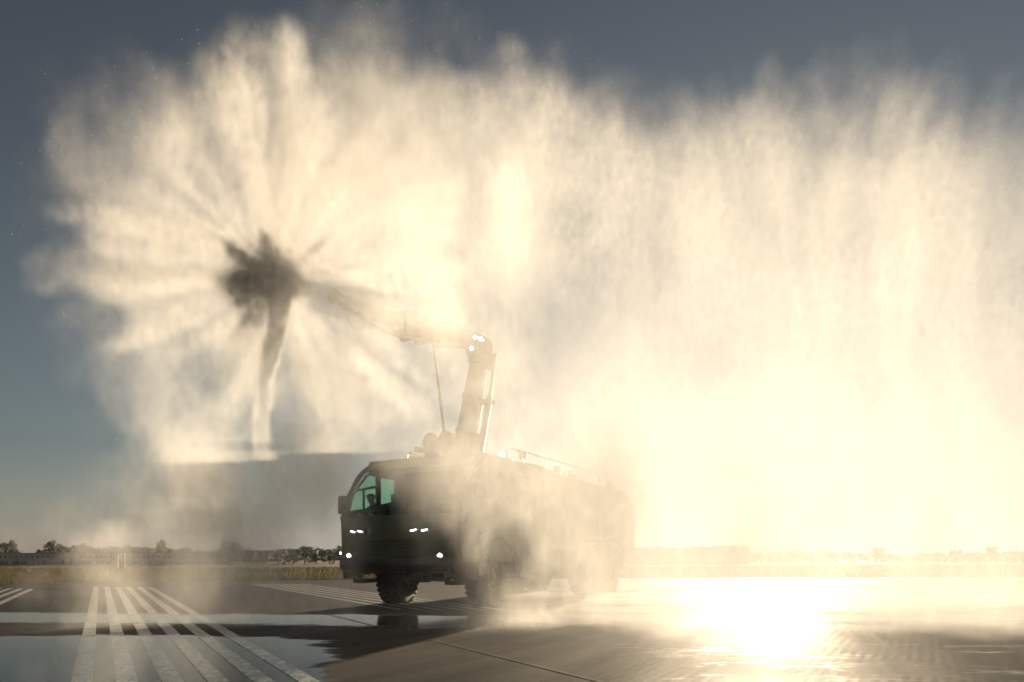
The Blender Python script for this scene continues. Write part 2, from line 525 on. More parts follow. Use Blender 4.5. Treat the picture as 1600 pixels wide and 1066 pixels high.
# bumper
bm = bmesh.new()
def bump(u, v):
    p = front(u, .95, -.07)
    a = v * 2 * math.pi
    return p + Vector((.13 * math.cos(a), 0, .17 * math.sin(a)))
sheet(bm, bump, lin(-HW + .06, HW - .06, 21), lin(0, 1, 13))
bumper = obj('bumper', bm, M_dark, truck, True)
for sx in (-.55, .55):
    bm = bmesh.new()
    p = front(sx, .8, -.28)
    tube(bm, [p + Vector((-.1, 0, -.05)), p + Vector((.05, 0, -.05)), p + Vector((.1, 0, -.16)), p + Vector((.0, 0, -.24)), p + Vector((-.1, 0, -.14))], .022, 8)
    obj('tow_hook', bm, M_dark, bumper)
# windshield, its frame
bm = bmesh.new()
sheet(bm, lambda u, v: front(u, v, .015), lin(-1.40, 1.40, 25), lin(2.0, 3.08, 14), .02)
wind = obj('windshield', bm, M_glass, truck, True)
for s0, s1 in ((-HW, -1.42), (1.42, HW)):
    bm = bmesh.new()
    sheet(bm, lambda u, v: front(u, v), lin(s0, s1, 5), lin(1.97, 3.28, 16), .05)
    obj('windshield_pillar', bm, M_black, truck, True)
bm = bmesh.new()
sheet(bm, lambda u, v: front(u, v), lin(-1.42, 1.42, 21), lin(3.06, 3.28, 5), .05)
obj('windshield_header', bm, M_green, truck, True)
for s0 in (-.72, .34):
    bm = bmesh.new()
    p0 = front(s0, 2.0, -.02); p1 = front(s0 + .38, 2.07, -.03)
    tube(bm, [p0, p1], .012, 6)
    tube(bm, [front(s0 + .02 + k * .18, 2.05 + .015 * k, -.03) for k in range(5)], .01, 6)
    obj('wiper', bm, M_black, wind)
# roof of the cab
bm = bmesh.new()
prism(bm, [(-.90, 3.23), (-.94, 3.35), (-2.3, 3.37), (-2.3, 3.22)], 'y', -HW, HW, .02)
roof_cab = obj('cab_roof', bm, M_green, truck)
# floor, back wall, dashboard of the cab
bm = bmesh.new()
box(bm, -2.3, -.12, -HW + .03, HW - .03, 1.18, 1.30)
obj('cab_floor', bm, M_dark, truck)
bm = bmesh.new()
box(bm, -2.32, -2.24, -HW + .02, HW - .02, 1.0, 3.24)
obj('cab_back_wall', bm, M_dark, truck)
bm = bmesh.new()
prism(bm, [(-.16, 1.3), (-.16, 1.98), (-.42, 2.03), (-.62, 1.92), (-.55, 1.3)], 'y', -HW + .06, HW - .06, .02)
obj('dashboard', bm, M_black, truck)
# steering wheel on the right-hand seat
bm = bmesh.new()
Ms = Matrix.Translation((-.52, -1.16, 2.05)) @ Matrix.Rotation(R(62), 4, 'Y')
pts = [Ms @ Vector((.19 * math.cos(a), .19 * math.sin(a), 0)) for a in lin(0, 2 * math.pi, 25)]
tube(bm, pts, .016, 8, False)
tube(bm, [Ms @ Vector((-.19, 0, 0)), Ms @ Vector((.19, 0, 0))], .012, 6)
tube(bm, [Ms @ Vector((0, 0, 0)), Ms @ Vector((0, 0, -.28))], .025, 8)
obj('steering_wheel', bm, M_black, truck)
for sy in (-1.18, 0.0, 1.18):
    bm = bmesh.new()
    box(bm, -1.38, -.92, sy - .25, sy + .25, 1.62, 1.76, .04)
    box(bm, -1.5, -1.36, sy - .25, sy + .25, 1.7, 2.4, .05)
    box(bm, -1.5, -1.4, sy - .13, sy + .13, 2.42, 2.62, .04)
    box(bm, -1.32, -.98, sy - .18, sy + .18, 1.3, 1.62)
    obj('seat', bm, M_seat, truck)
# sides of the cab: a door each, with window panes
def back(poly):      # window posts sit a little further back than the sill's front end
    return [(x - .16 * float(smooth(.12, .3, -x)) * (1 - float(smooth(1.75, 2.2, -x))), z) for x, z in poly]
for sg in (-1, 1):
    y0, y1 = (sg * HW - .05 * (sg > 0), sg * HW + .05 * (sg < 0))
    # lower skin of the door with its rising window sill
    bm = bmesh.new()
    prism(bm, back([(-.12, 1.0), (-.06, 1.9), (-.10, 2.12), (-1.06, 2.32), (-1.06, 1.0)]), 'y', y0, y1, .008)
    # frame: top and rear stile
    prism(bm, back([(-.70, 3.02), (-.93, 3.26), (-1.06, 3.26), (-1.06, 3.02)]), 'y', y0, y1)
    prism(bm, back([(-.99, 2.31), (-.99, 3.02), (-1.06, 3.02), (-1.06, 2.32)]), 'y', y0, y1)
    prism(bm, back([(-.10, 2.12), (-.14, 2.34), (-.60, 2.95), (-.70, 3.02), (-.63, 3.02), (-.22, 2.44), (-.18, 2.137)]), 'y', y0, y1)
    door = obj('door', bm, M_green, truck)
    bm = bmesh.new()
    prism(bm, back([(-.19, 2.14), (-.22, 2.44), (-.63, 3.01), (-.98, 3.01), (-.98, 2.30)]), 'y', sg * (HW - .03), sg * (HW - .018))
    pane = obj('window_pane', bm, M_glass, door)
    bm = bmesh.new()
    ya, yb = sg * (HW - .05), sg * (HW - .004)
    prism(bm, back([(-.21, 2.56), (-.21, 2.61), (-.985, 2.80), (-.985, 2.74)]), 'y', min(ya, yb), max(ya, yb))
    prism(bm, back([(-.53, 2.2), (-.53, 2.65), (-.56, 2.66), (-.56, 2.2)]), 'y', min(ya, yb), max(ya, yb))
    obj('window_bar', bm, M_black, door)
    bm = bmesh.new()
    yo = sg * (HW + .04)
    tube(bm, [(-.80, sg * HW, 1.62), (-.80, yo, 1.62), (-.95, yo, 1.62), (-.95, sg * HW, 1.62)], .014, 8)
    obj('handle', bm, M_black, door)
    # rear quarter of the cab
    bm = bmesh.new()
    prism(bm, back([(-1.075, 1.0), (-1.075, 2.33), (-1.14, 2.36), (-1.70, 2.48), (-2.3, 2.48), (-2.3, 1.0)]), 'y', y0, y1, .008)
    prism(bm, back([(-1.075, 2.33), (-1.075, 3.26), (-1.14, 3.26), (-1.14, 2.36)]), 'y', y0, y1)
    prism(bm, back([(-1.14, 3.0), (-1.14, 3.26), (-1.70, 3.26), (-1.70, 3.0)]), 'y', y0, y1)
    prism(bm, back([(-1.70, 2.48), (-1.70, 3.26), (-2.3, 3.26), (-2.3, 2.48)]), 'y', y0, y1)
    q = obj('cab_side', bm, M_green, truck)
    bm = bmesh.new()
    prism(bm, back([(-1.14, 2.36), (-1.14, 3.0), (-1.70, 3.0), (-1.70, 2.48)]), 'y', sg * (HW - .03), sg * (HW - .018))
    obj('window_pane', bm, M_glass, q)
    # grab rails by the door
    bm = bmesh.new()
    tube(bm, [(-.12, sg * HW, 1.35), (-.12, sg * (HW + .07), 1.38), (-.10, sg * (HW + .07), 1.95), (-.10, sg * HW, 1.98)], .014, 8)
    obj('grab_rail', bm, M_rail, truck)
    # mirrors on their arm
    bm = bmesh.new()
    tube(bm, [(-.05, sg * (HW - .05), 1.72), (-.14, sg * (HW + .10), 1.80), (-.14, sg * (HW + .12), 2.50), (-.2, sg * (HW - .05), 2.42)], .018, 8)
    arm = obj('mirror_arm', bm, M_black, truck)
    bm = bmesh.new()
    box(bm, -.20, -.08, sg * (HW + .08) - .12, sg * (HW + .08) + .12, 2.07, 2.48, .03)
    obj('mirror', bm, M_black, arm)
    bm = bmesh.new()
    box(bm, -.18, -.09, sg * (HW + .08) - .06, sg * (HW + .08) + .07, 1.90, 2.02, .03)
    obj('mirror', bm, M_black, arm)
# lamps in the nose: two slanted bars each side, one round lamp each side
for sg in (-1, 1):
    for k, (sc_, tilt) in enumerate(((.70, .02), (.94, -.02))):
        bm = bmesh.new()
        s = sg * sc_
        p = front(s, 1.64, -.03); 
        pts = [front(s - sg * .06, 1.632, -.10), front(s, 1.64, -.10), front(s + sg * .06, 1.656, -.10)]
        tube(bm, pts, .016, 8)
        hl = obj('headlight', bm, M_head, truck)
        bm = bmesh.new()
        sheet(bm, lambda a, b: front(a, b, -.05), lin(s - .09, s + .09, 5), lin(1.59, 1.69, 4), .05)
        obj('headlight_housing', bm, M_black, hl)
    bm = bmesh.new()
    s = sg * 1.20
    p = front(s, 1.12, .04)
    Ml = Matrix.Translation(p)  @ Matrix.Rotation(R(-90), 4, 'Z')
    lathe(bm, [(.085, 0), (.10, .05), (.10, .09), (.072, .09), (.072, .07)], 20, Ml)
    hs = obj('fog_lamp', bm, M_dark, truck, True)
    for a in range(5):
        bm = bmesh.new()
        c = p + Vector((.075, .038 * math.cos(a * 1.2566 + .3), .038 * math.sin(a * 1.2566 + .3)))
        lathe(bm, [(.012, 0), (.021, .012), (.021, .022)], 10, Matrix.Translation(c) @ Matrix.Rotation(R(-90), 4, 'Z'))
        obj('bulb', bm, M_white_lamp, hs)
# body behind the cab
bm = bmesh.new()
TOP = [(-2.36, 3.36), (-3.55, 3.40), (-5.5, 3.29), (-10.0, 3.30), (-10.85, 3.12), (-11.3, 2.68), (-11.3, 1.25), (-10.75, .95)]
body_poly = TOP + [(-10.25, 1.0), (-10.2, 1.25), (-9.85, 1.68), (-6.75, 1.68), (-6.4, 1.25), (-6.35, .62), (-2.75, .62), (-2.7, 1.1), (-2.36, 1.5)]
prism(bm, body_poly, 'y', -1.5, 1.5, .03)
body = obj('body', bm, M_green, truck)
for sg in (-1, 1):
    for x0, x1 in ((-3.9, -2.75), (-5.1, -4.0), (-6.3, -5.2), (-7.6, -6.5), (-8.8, -7.7), (-10.2, -8.9)):
        bm = bmesh.new()
        zb = .75 if x0 > -6.4 else 1.8
        box(bm, x0 + .04, x1 - .04, sg * 1.5 - .02, sg * 1.5 + .02, zb, 2.85, .012)
        for k in range(9):
            zz = zb + .1 + k * (2.65 - zb) / 9
            box(bm, x0 + .1, x1 - .1, sg * 1.5 - .03, sg * 1.5 + .028, zz, zz + .02)
        d = obj('locker_door', bm, M_green, body)
    bm = bmesh.new()
    box(bm, -10.4, -2.5, sg * 1.5 - .02, sg * 1.5 + .018, 2.95, 3.02, .006)
    obj('trim_strip', bm, M_dark, body)
# rear wheel arch lips and front arches
def arch(bm, xc, zc, r0, r1, ya, yb, a0=0, a1=math.pi, n=17):
    for i in range(n - 1):
        A, B = a0 + (a1 - a0) * i / (n - 1), a0 + (a1 - a0) * (i + 1) / (n - 1)
        prism(bm, [(xc + r0 * math.cos(A), zc + r0 * math.sin(A)), (xc + r1 * math.cos(A), zc + r1 * math.sin(A)),
                   (xc + r1 * math.cos(B), zc + r1 * math.sin(B)), (xc + r0 * math.cos(B), zc + r0 * math.sin(B))], 'y', min(ya, yb), max(ya, yb))
AX = (-1.6, -7.4, -9.15)
for sg in (-1, 1):
    for xa in AX:
        bm = bmesh.new()
        arch(bm, xa, .68, .80, .88, sg * .92, sg * (HW + .04), .05 if xa > -2 else .15, math.pi - .05)
        obj('fender', bm, M_dark, truck)
    # lower skirt in front of and behind the front wheel
    bm = bmesh.new()
    box(bm, -.72, -.1, sg * HW - .06, sg * HW + .01, .62, 1.0, .01)
    box(bm, -.70, -.2, sg * 1.1 - .03, sg * 1.1 + .3 * sg, .52, .62)
    st = obj('step', bm, M_dark, truck)
# chassis, axles
bm = bmesh.new()
for sg in (-1, 1):
    box(bm, -10.9, -.1, sg * .45 - .06, sg * .45 + .06, .86, 1.1)
box(bm, -6.0, -2.4, -1.0, 1.0, .85, 1.6)
obj('chassis', bm, M_dark, truck)
for xa in AX:
    bm = bmesh.new()
    tube(bm, [(xa, -1.0, .68), (xa, -.3, .68), (xa, -.2, .70), (xa, .2, .70), (xa, .3, .68), (xa, 1.0, .68)], [.09, .09, .17, .17, .09, .09], 12)
    for sg in (-1, 1):
        tube(bm, [(xa, sg * .5, .72), (xa + .05, sg * .5, 1.15)], .07, 10)
    obj('axle', bm, M_dark, truck)
# hanging gear under the nose: hoses and the under-truck nozzle bar
bm = bmesh.new()
tube(bm, [(-.1, .35, .82), (-.1, .35, .62), (-.12, .2, .56), (-.12, .02, .62), (-.12, .02, .82)], .02, 8)
tube(bm, [(-.3, 1.0, .9), (-.32, 1.02, .55), (-.30, 1.2, .52), (-.28, 1.3, .66)], .02, 8)
box(bm, -.5, -.2, -.3, .55, .56, .86, .03)
obj('pump_fitting', bm, M_dark, truck)
bm = bmesh.new()
for k in range(5):
    tube(bm, [(-.25 - .05 * k, -1.42 + .1 * k, .95), (-.28 - .05 * k, -1.46 + .11 * k, .64 + .02 * (k % 2))], .012, 6)
obj('chain', bm, M_dark, truck)
# wheels
def tyre_mesh():
    bm = bmesh.new()
    lathe(bm, [(.36, -.2), (.50, -.245), (.60, -.25), (.655, -.235), (.675, -.19), (.68, -.08), (.68, .08), (.675, .19), (.655, .235), (.60, .25), (.50, .245), (.36, .2)], 48, closed=True)
    for k in range(32):
        a = 2 * math.pi * k / 32
        for sd in (-1, 1):
            M = Matrix.Rotation(a + (.1 if sd > 0 else 0), 4, 'Y') @ Matrix.Translation((0, sd * .13, .685)) @ Matrix.Rotation(sd * .45, 4, 'Z')
            box(bm, -.042, .042, -.12, .12, -.03, .018, 0, M)
    return bm
def rim_mesh():
    bm = bmesh.new()
    lathe(bm, [(.37, -.19), (.37, .20), (.33, .20), (.31, .10), (.22, .06), (.20, .16), (.12, .19), (.12, -.1), (.3, -.15)], 36, closed=True)
    lathe(bm, [(.12, .1), (.12, .2), (.08, .22)], 16)
    for k in range(10):
        a = 2 * math.pi * k / 10
        M = Matrix.Translation((.25 * math.cos(a), 0, .25 * math.sin(a)))
        lathe(bm, [(.022, .05), (.022, .10), (.014, .11)], 8, M)
    return bm
wheel0 = None
STEER = R(12)
for i, xa in enumerate(AX):
    for sg in (-1, 1):
        if wheel0 is None:
            wheel0 = bpy.data.objects.new('wheel', None)
            link(wheel0, truck)
            obj('tyre', tyre_mesh(), M_rubber, wheel0, True)
            obj('rim', rim_mesh(), M_rim, wheel0, True)
            wh = wheel0
        else:
            wh = copy_tree(wheel0, truck)
        wh.location = (xa, sg * 1.22, .68)
        wh.rotation_euler = (0, 0, (0 if sg > 0 else math.pi) + (STEER if i == 0 else 0))
# --- on the roof
def rail(name, pts, r, parent, posts=(), zfoot=None):
    bm = bmesh.new()
    tube(bm, pts, r, 8)
    for (x, y, z0, z1) in posts:
        tube(bm, [(x, y, z0), (x, y, z1)], r * .9, 8)
    return obj(name, bm, M_rail, parent)
for sg in (-1, 1):
    rail('roof_rail', [(-2.22, sg * 1.42, 3.34), (-2.27, sg * 1.42, 3.54), (-2.33, sg * 1.42, 3.62), (-2.43, sg * 1.42, 3.645), (-5, sg * 1.42, 3.66), (-7.95, sg * 1.42, 3.675), (-8.08, sg * 1.42, 3.63), (-8.12, sg * 1.42, 3.25)], .022, truck,
         [(x, sg * 1.42, 3.2, z) for x, z in ((-3.0, 3.64), (-4.3, 3.65), (-5.6, 3.66), (-7.0, 3.66))])
    rail('roof_grab_rail', [(-.98, sg * .5, 3.29), (-1.02, sg * .5, 3.46), (-1.10, sg * .5, 3.50), (-2.1, sg * .5, 3.40), (-2.2, sg * .5, 3.3)], .018, truck, [(-1.5, sg * .5, 3.3, 3.46)])
# low frame and work lamps at the rear of the roof
bm = bmesh.new()
for y in (.7, 1.25):
    tube(bm, [(-6.5, y, 3.28), (-6.52, y, 3.46), (-7.6, y, 3.46), (-7.62, y, 3.28)], .02, 8)
    tube(bm, [(-7.1, y, 3.28), (-7.1, y, 3.58)], .02, 8)
tube(bm, [(-6.52, .7, 3.46), (-6.52, 1.25, 3.46)], .02, 8); tube(bm, [(-7.6, .7, 3.46), (-7.6, 1.25, 3.46)], .02, 8)
obj('ladder_rack', bm, M_rail, truck)
for (x, y, zz) in ((-3.3, 1.3, 3.40), (-5.3, 1.3, 3.30), (-6.3, 1.15, 3.29), (-9.6, 1.2, 3.29)):
    bm = bmesh.new()
    tube(bm, [(x, y, zz - .03), (x, y, zz + .12)], .03, 8)
    box(bm, x - .07, x + .09, y - .09, y + .09, zz + .10, zz + .28, .03)
    obj('work_lamp', bm, M_dark, truck)
# beacons
for (x, y, on) in ((-2.12, 1.38, 1), (-2.12, -1.38, 1)):
    bm = bmesh.new()
    lathe(bm, [(.09, 0), (.09, .05), (.07, .06)], 16, Matrix.Translation((x, y, 3.31)) @ Matrix.Rotation(R(90), 4, 'X'))
    b0 = obj('beacon', bm, M_dark, truck, True)
    bm = bmesh.new()
    lathe(bm, [(.065, .06), (.07, .12), (.06, .18), (.03, .2)], 16, Matrix.Translation((x, y, 3.31)) @ Matrix.Rotation(R(90), 4, 'X'))
    obj('lens', bm, M_blue, b0, True)
# hose reel drums and monitor by the boom foot
bm = bmesh.new()
for y in (-.42, .02):
    lathe(bm, [(.0, -.05), (.30, -.05), (.31, -.03), (.31, .03), (.30, .05), (.0, .05)][1:5], 28, Matrix.Translation((-1.85, y, 3.76)))
lathe(bm, [(.15, -.40), (.15, .0)], 20, Matrix.Translation((-1.85, 0, 3.76)))
reel = obj('hose_reel', bm, M_dark, truck, True)
bm = bmesh.new()
box(bm, -2.1, -1.65, -.5, .12, 3.33, 3.45, .02)
box(bm, -1.93, -1.77, -.56, -.48, 3.4, 3.75)
box(bm, -1.93, -1.77, .10, .18, 3.4, 3.75)
tube(bm, [(-1.85, -.5, 3.66), (-1.81, -.72, 3.68), (-1.75, -.84, 3.70)], [.06, .07, .085], 12)
obj('reel_stand', bm, M_dark, reel)
# boom turret
bm = bmesh.new()
lathe(bm, [(.55, 0), (.55, .14), (.46, .2), (.46, .26)], 32, Matrix.Translation((-2.7, 0, 3.34)) @ Matrix.Rotation(R(90), 4, 'X'))
box(bm, -2.98, -2.35, -.33, -.22, 3.5, 4.15, .02)
box(bm, -2.98, -2.35, .22, .33, 3.5, 4.15, .02)
obj('boom_turret', bm, M_boom, truck)
# lower boom (near vertical), with ram and hoses beside it
E0 = Vector((-2.55, 0, 3.6)); E1 = Vector((-3.42, 0, 6.45))
def beam(bm, a, b, wa, ha, wb, hb, upv=Vector((0, 1, 0))):
    d = (b - a).normalized(); s = upv; u = d.cross(s).normalized()
    f = [a + s * sx * wa / 2 + u * sy * ha / 2 for sx, sy in ((-1, -1), (1, -1), (1, 1), (-1, 1))]
    g = [b + s * sx * wb / 2 + u * sy * hb / 2 for sx, sy in ((-1, -1), (1, -1), (1, 1), (-1, 1))]
    va = [bm.verts.new(p) for p in f]; vb = [bm.verts.new(p) for p in g]
    bm.faces.new(va[::-1]); bm.faces.new(vb)
    for i in range(4): bm.faces.new((va[i], va[(i + 1) % 4], vb[(i + 1) % 4], vb[i]))
bm = bmesh.new()
beam(bm, E0, E1, .30, .42, .26, .32)
for k in range(3):
    p = E0.lerp(E1, .18 + .33 * k)
    beam(bm, p, p + (E1 - E0).normalized() * .12, .34, .45, .34, .44)
low = obj('lower_boom', bm, M_boom, truck)
bm = bmesh.new()
tube(bm, [E0 + Vector((-.36, .30, .1)), E0.lerp(E1, .55) + Vector((-.36, .30, 0))], .085, 14)
tube(bm, [E0.lerp(E1, .55) + Vector((-.36, .30, 0)), E1 + Vector((-.24, .30, -.12))], .05, 12)
beam(bm, E0.lerp(E1, .5) + Vector((-.1, .05, 0)), E0.lerp(E1, .5) + Vector((-.42, .34, 0)), .16, .14, .16, .12)
obj('hydraulic_ram', bm, M_dark, low)
bm = bmesh.new()
for y in (-.12, .12):
    tube(bm, [E0 + Vector((-.28, y, 0)), E0.lerp(E1, .3) + Vector((-.33, y, 0)), E0.lerp(E1, .7) + Vector((-.27, y, 0)), E1 + Vector((-.22, y, .0)), E1 + Vector((.2, y, .26))], .025, 8)
obj('hydraulic_hose', bm, M_hose, low)
bm = bmesh.new()
lathe(bm, [(.17, -.26), (.17, .26)], 20, Matrix.Translation(E1 + Vector((0, 0, .02))))
prism(bm, [(-3.80, 5.97), (-3.77, 6.30), (-3.40, 6.72), (-2.97, 6.70), (-2.9, 6.40), (-3.2, 6.07), (-3.4, 5.97)], 'y', -.20, .20, .03)
obj('elbow', bm, M_boom, low)
# upper boom: two telescoping sections reaching forward over the cab
F0 = Vector((-3.2, 0, 6.55)); F1 = Vector((-.1, 0, 6.10)); F2 = Vector((1.6, 0, 5.99))
bm = bmesh.new()
beam(bm, F0, F1, .34, .36, .34, .42)
beam(bm, F1 - (F1 - F0).normalized() * .12, F1 + (F1 - F0).normalized() * .02, .38, .47, .38, .47)
up = obj('upper_boom', bm, M_boom, truck)
bm = bmesh.new()
beam(bm, F1, F2, .24, .26, .22, .22)
obj('telescopic_section', bm, M_boom, up)
bm = bmesh.new()
tube(bm, [F0 + Vector((.3, .1, -.22)), F0.lerp(F1, .35) + Vector((0, .1, -.3)), F0.lerp(F1, .8) + Vector((0, .1, -.28)), F1 + Vector((0, .08, -.34)), F1.lerp(F2, .35) + Vector((0, .05, -.30)), F1.lerp(F2, .7) + Vector((0, .05, -.24)), F2 + Vector((-.1, .05, -.12))], .03, 8)
for k, q in enumerate((.55, .78, .95)):
    p = F0.lerp(F1, q)
    box(bm, p.x - .07, p.x + .07, -.1, .16, p.z - .36, p.z - .2, .02)
obj('water_line', bm, M_hose, up)
bm = bmesh.new()
tube(bm, [Vector((-1.2, .08, 6.08)), Vector((-1.75, .02, 3.95)), Vector((-1.83, 0, 3.8))], [.032, .038, .04], 10)
obj('boom_strut', bm, M_boom, up)
for (x, y, zz) in ((-2.92, .30, 6.50), (-2.68, .30, 6.47), (-2.55, .27, 6.17)):
    bm = bmesh.new()
    Ml = Matrix.Translation((x, y, zz)) @ Matrix.Rotation(R(-62), 4, 'Z')
    lathe(bm, [(.05, -.08), (.085, -.02), (.085, .04), (.07, .04)], 16, Ml)
    f = obj('floodlight', bm, M_dark, up, True)
    bm = bmesh.new()
    lathe(bm, [(.05, .03), (.05, .052), (.035, .058)], 16, Ml)
    obj('lens', bm, M_white_lamp, f, True)
# nozzle at the boom tip
NOZ = Vector((3.2, 0, 5.87))
bm = bmesh.new()
Mn = Matrix.Translation(F2) @ Matrix.Rotation(R(-90), 4, 'Z')
lathe(bm, [(.13, -.1), (.13, .06), (.08, .08), (.075, .18), (.12, .20), (.14, .32), (.10, .32)], 20, Mn)
nz_ = obj('nozzle', bm, M_dark, up, True)
bm = bmesh.new()
pts = [F2 + Vector((-.15 + .06 * math.sin(a), .16 + .02 * math.cos(a), -.30 - .32 * (1 - math.cos(a)) / 2 + .12)) + Vector((.16 * math.sin(a), 0, 0)) for a in lin(0, 2 * math.pi, 17)]
tube(bm, pts, .018, 8, False)
obj('hose_loop', bm, M_hose, nz_)
truck_M = Matrix.Translation(P0) @ Matrix.Rotation(RZ, 4, 'Z')
NOZ_W = truck_M @ NOZ

# ------------------------------------------------------------------ the driver, leaning to the right-hand window
def person():
    verts, edges, rad = [], [], []
    def v(x, y, z, r, p=None):
        verts.append((x, y, z)); rad.append(r)
        if p is not None: edges.append((p, len(verts) - 1))
        return len(verts) - 1
    pel = v(0, 0, 0, .15)
    ab = v(.05, -.01, .18, .145, pel)
    ch = v(.13, -.03, .38, .155, ab)
    nk0 = v(.19, -.05, .50, .10, ch)
    nk = v(.24, -.055, .57, .058, nk0)
    jaw = v(.285, -.06, .635, .078, nk)
    hd = v(.285, -.06, .715, .098, jaw)
    v(.27, -.06, .79, .078, hd)
    v(.375, -.06, .665, .020, jaw)          # chin and mouth
    nz = v(.385, -.06, .70, .024, hd)       # nose
    v(.41, -.06, .69, .012, nz)
    for sg in (-1, 1):
        v(.275, -.06 + sg * .108, .71, .016, hd)          # ear
        sh = v(.15, -.04 + sg * .19, .44, .075, ch)
        el = v(.27, -.03 + sg * .25, .20, .052, sh)
        wr = v(.47, -.01 + sg * .18, .26, .034, el)
        pm = v(.54, -.01 + sg * .165, .30, .040, wr)
        for k in range(4):
            yy = (k - 1.5) * .020
            a = v(.585 + .004 * (1 - abs(k - 1.5)), -.01 + sg * .165 + yy, .335, .0105, pm)
            b = v(.60, -.01 + sg * .160 + yy, .30, .0095, a)
            v(.585, -.01 + sg * .155 + yy, .275, .0085, b)
        t1 = v(.545, -.01 + sg * .12, .31, .0115, pm)
        v(.575, -.01 + sg * .11, .30, .0095, t1)
        hp = v(.06, sg * .10, -.02, .105, pel)
        kn = v(.46, sg * .15, .03, .072, hp)
        an = v(.50, sg * .15, -.36, .048, kn)
        v(.62, sg * .16, -.40, .042, an)
    me = bpy.data.meshes.new('person')
    me.from_pydata(verts, edges, [])
    o = bpy.data.objects.new('person', me)
    link(o)
    md = o.modifiers.new('skin', 'SKIN')
    sv = me.skin_vertices[0].data
    for i, r in enumerate(rad):
        sv[i].radius = (r, r)
    sv[0].use_root = True
    ss = o.modifiers.new('sub', 'SUBSURF'); ss.levels = 2; ss.render_levels = 2
    me.materials.append(M_skin)
    return o
pers = person()
tag(pers, 'person in dark cap and jacket leaning forward at the wheel of the fire truck', 'person')
pers.matrix_world = truck_M @ Matrix.Translation((-.96, -1.22, 1.76))
dg = bpy.context.evaluated_depsgraph_get()
# clothing: the same body surface, a little larger, without head and hands
ev = pers.evaluated_get(dg)
bm = bmesh.new(); bm.from_mesh(ev.to_mesh())
bm.normal_update()
bmesh.ops.delete(bm, geom=[v for v in bm.verts if v.co.z > .555 or (v.co.x > .47 and v.co.z > .1)], context='VERTS')
for vtx in bm.verts: vtx.co += vtx.normal * .012
clothes = obj('jacket', bm, M_cloth, pers, True)
bm = bmesh.new(); bm.from_mesh(ev.to_mesh()); bm.normal_update()
bmesh.ops.delete(bm, geom=[v for v in bm.verts if v.co.z < .725 or abs(v.co.y + .06) > .13], context='VERTS')
for vtx in bm.verts: vtx.co += vtx.normal * .014
prism(bm, [(.34, .745), (.46, .725), (.46, .735), (.34, .765)], 'y', -.14, .02)
obj('cap', bm, M_black, pers, True)
# ------------------------------------------------------------------ far side of the field
def at(px, D): return (px - 800) / 1067.0 * D
def ground_z(x, y): return float(terrain_z(np.array([x]), np.array([y]))[0])
def top_z(py, D): return H_CAM + (872 - py) / 1067.0 * D

M_wall = paint('pale_render', (.36, .35, .345), .85, 0, .2, .3)
M_roofing = paint('roof_sheet', (.16, .155, .15), .7, .1, .25, .4)
M_dkglass = paint('dark_window', (.03, .033, .037), .3, 0, .2, 1)
M_hangar = paint('hangar_cladding', (.20, .19, .18), .7, .1, .2, .3)
M_pole = paint('weathered_pole', (.11, .09, .07), .85)
M_bark = paint('bark', (.06, .047, .035), .9, 0, .35, 4)
M_post = paint('white_post', (.75, .75, .72), .6, 0, .1)
def leaf_material():
    m, n, b = mat('leaves')
    oi = n.nodes.new('ShaderNodeTexCoord')
    nz = n.nodes.new('ShaderNodeTexNoise'); nz.inputs['Scale'].default_value = 1.1; nz.inputs['Detail'].default_value = 5
    n.links.new(oi.outputs['Object'], nz.inputs['Vector'])
    rp = n.nodes.new('ShaderNodeValToRGB'); e = rp.color_ramp.elements
    e[0].position = .3; e[0].color = (.028, .04, .014, 1); e[1].position = .75; e[1].color = (.085, .10, .035, 1)
    n.links.new(nz.outputs['Fac'], rp.inputs[0]); n.links.new(rp.outputs[0], b.inputs['Base Color'])
    b.inputs['Roughness'].default_value = .7
    tl = n.nodes.new('ShaderNodeBsdfTranslucent'); n.links.new(rp.outputs[0], tl.inputs[0])
    mx = n.nodes.new('ShaderNodeMixShader'); mx.inputs[0].default_value = .3
    n.links.new(b.outputs[0], mx.inputs[1]); n.links.new(tl.outputs[0], mx.inputs[2])
    n.links.new(mx.outputs[0], n.nodes['Material Output'].inputs['Surface'])
    return m
M_leaf = leaf_material()

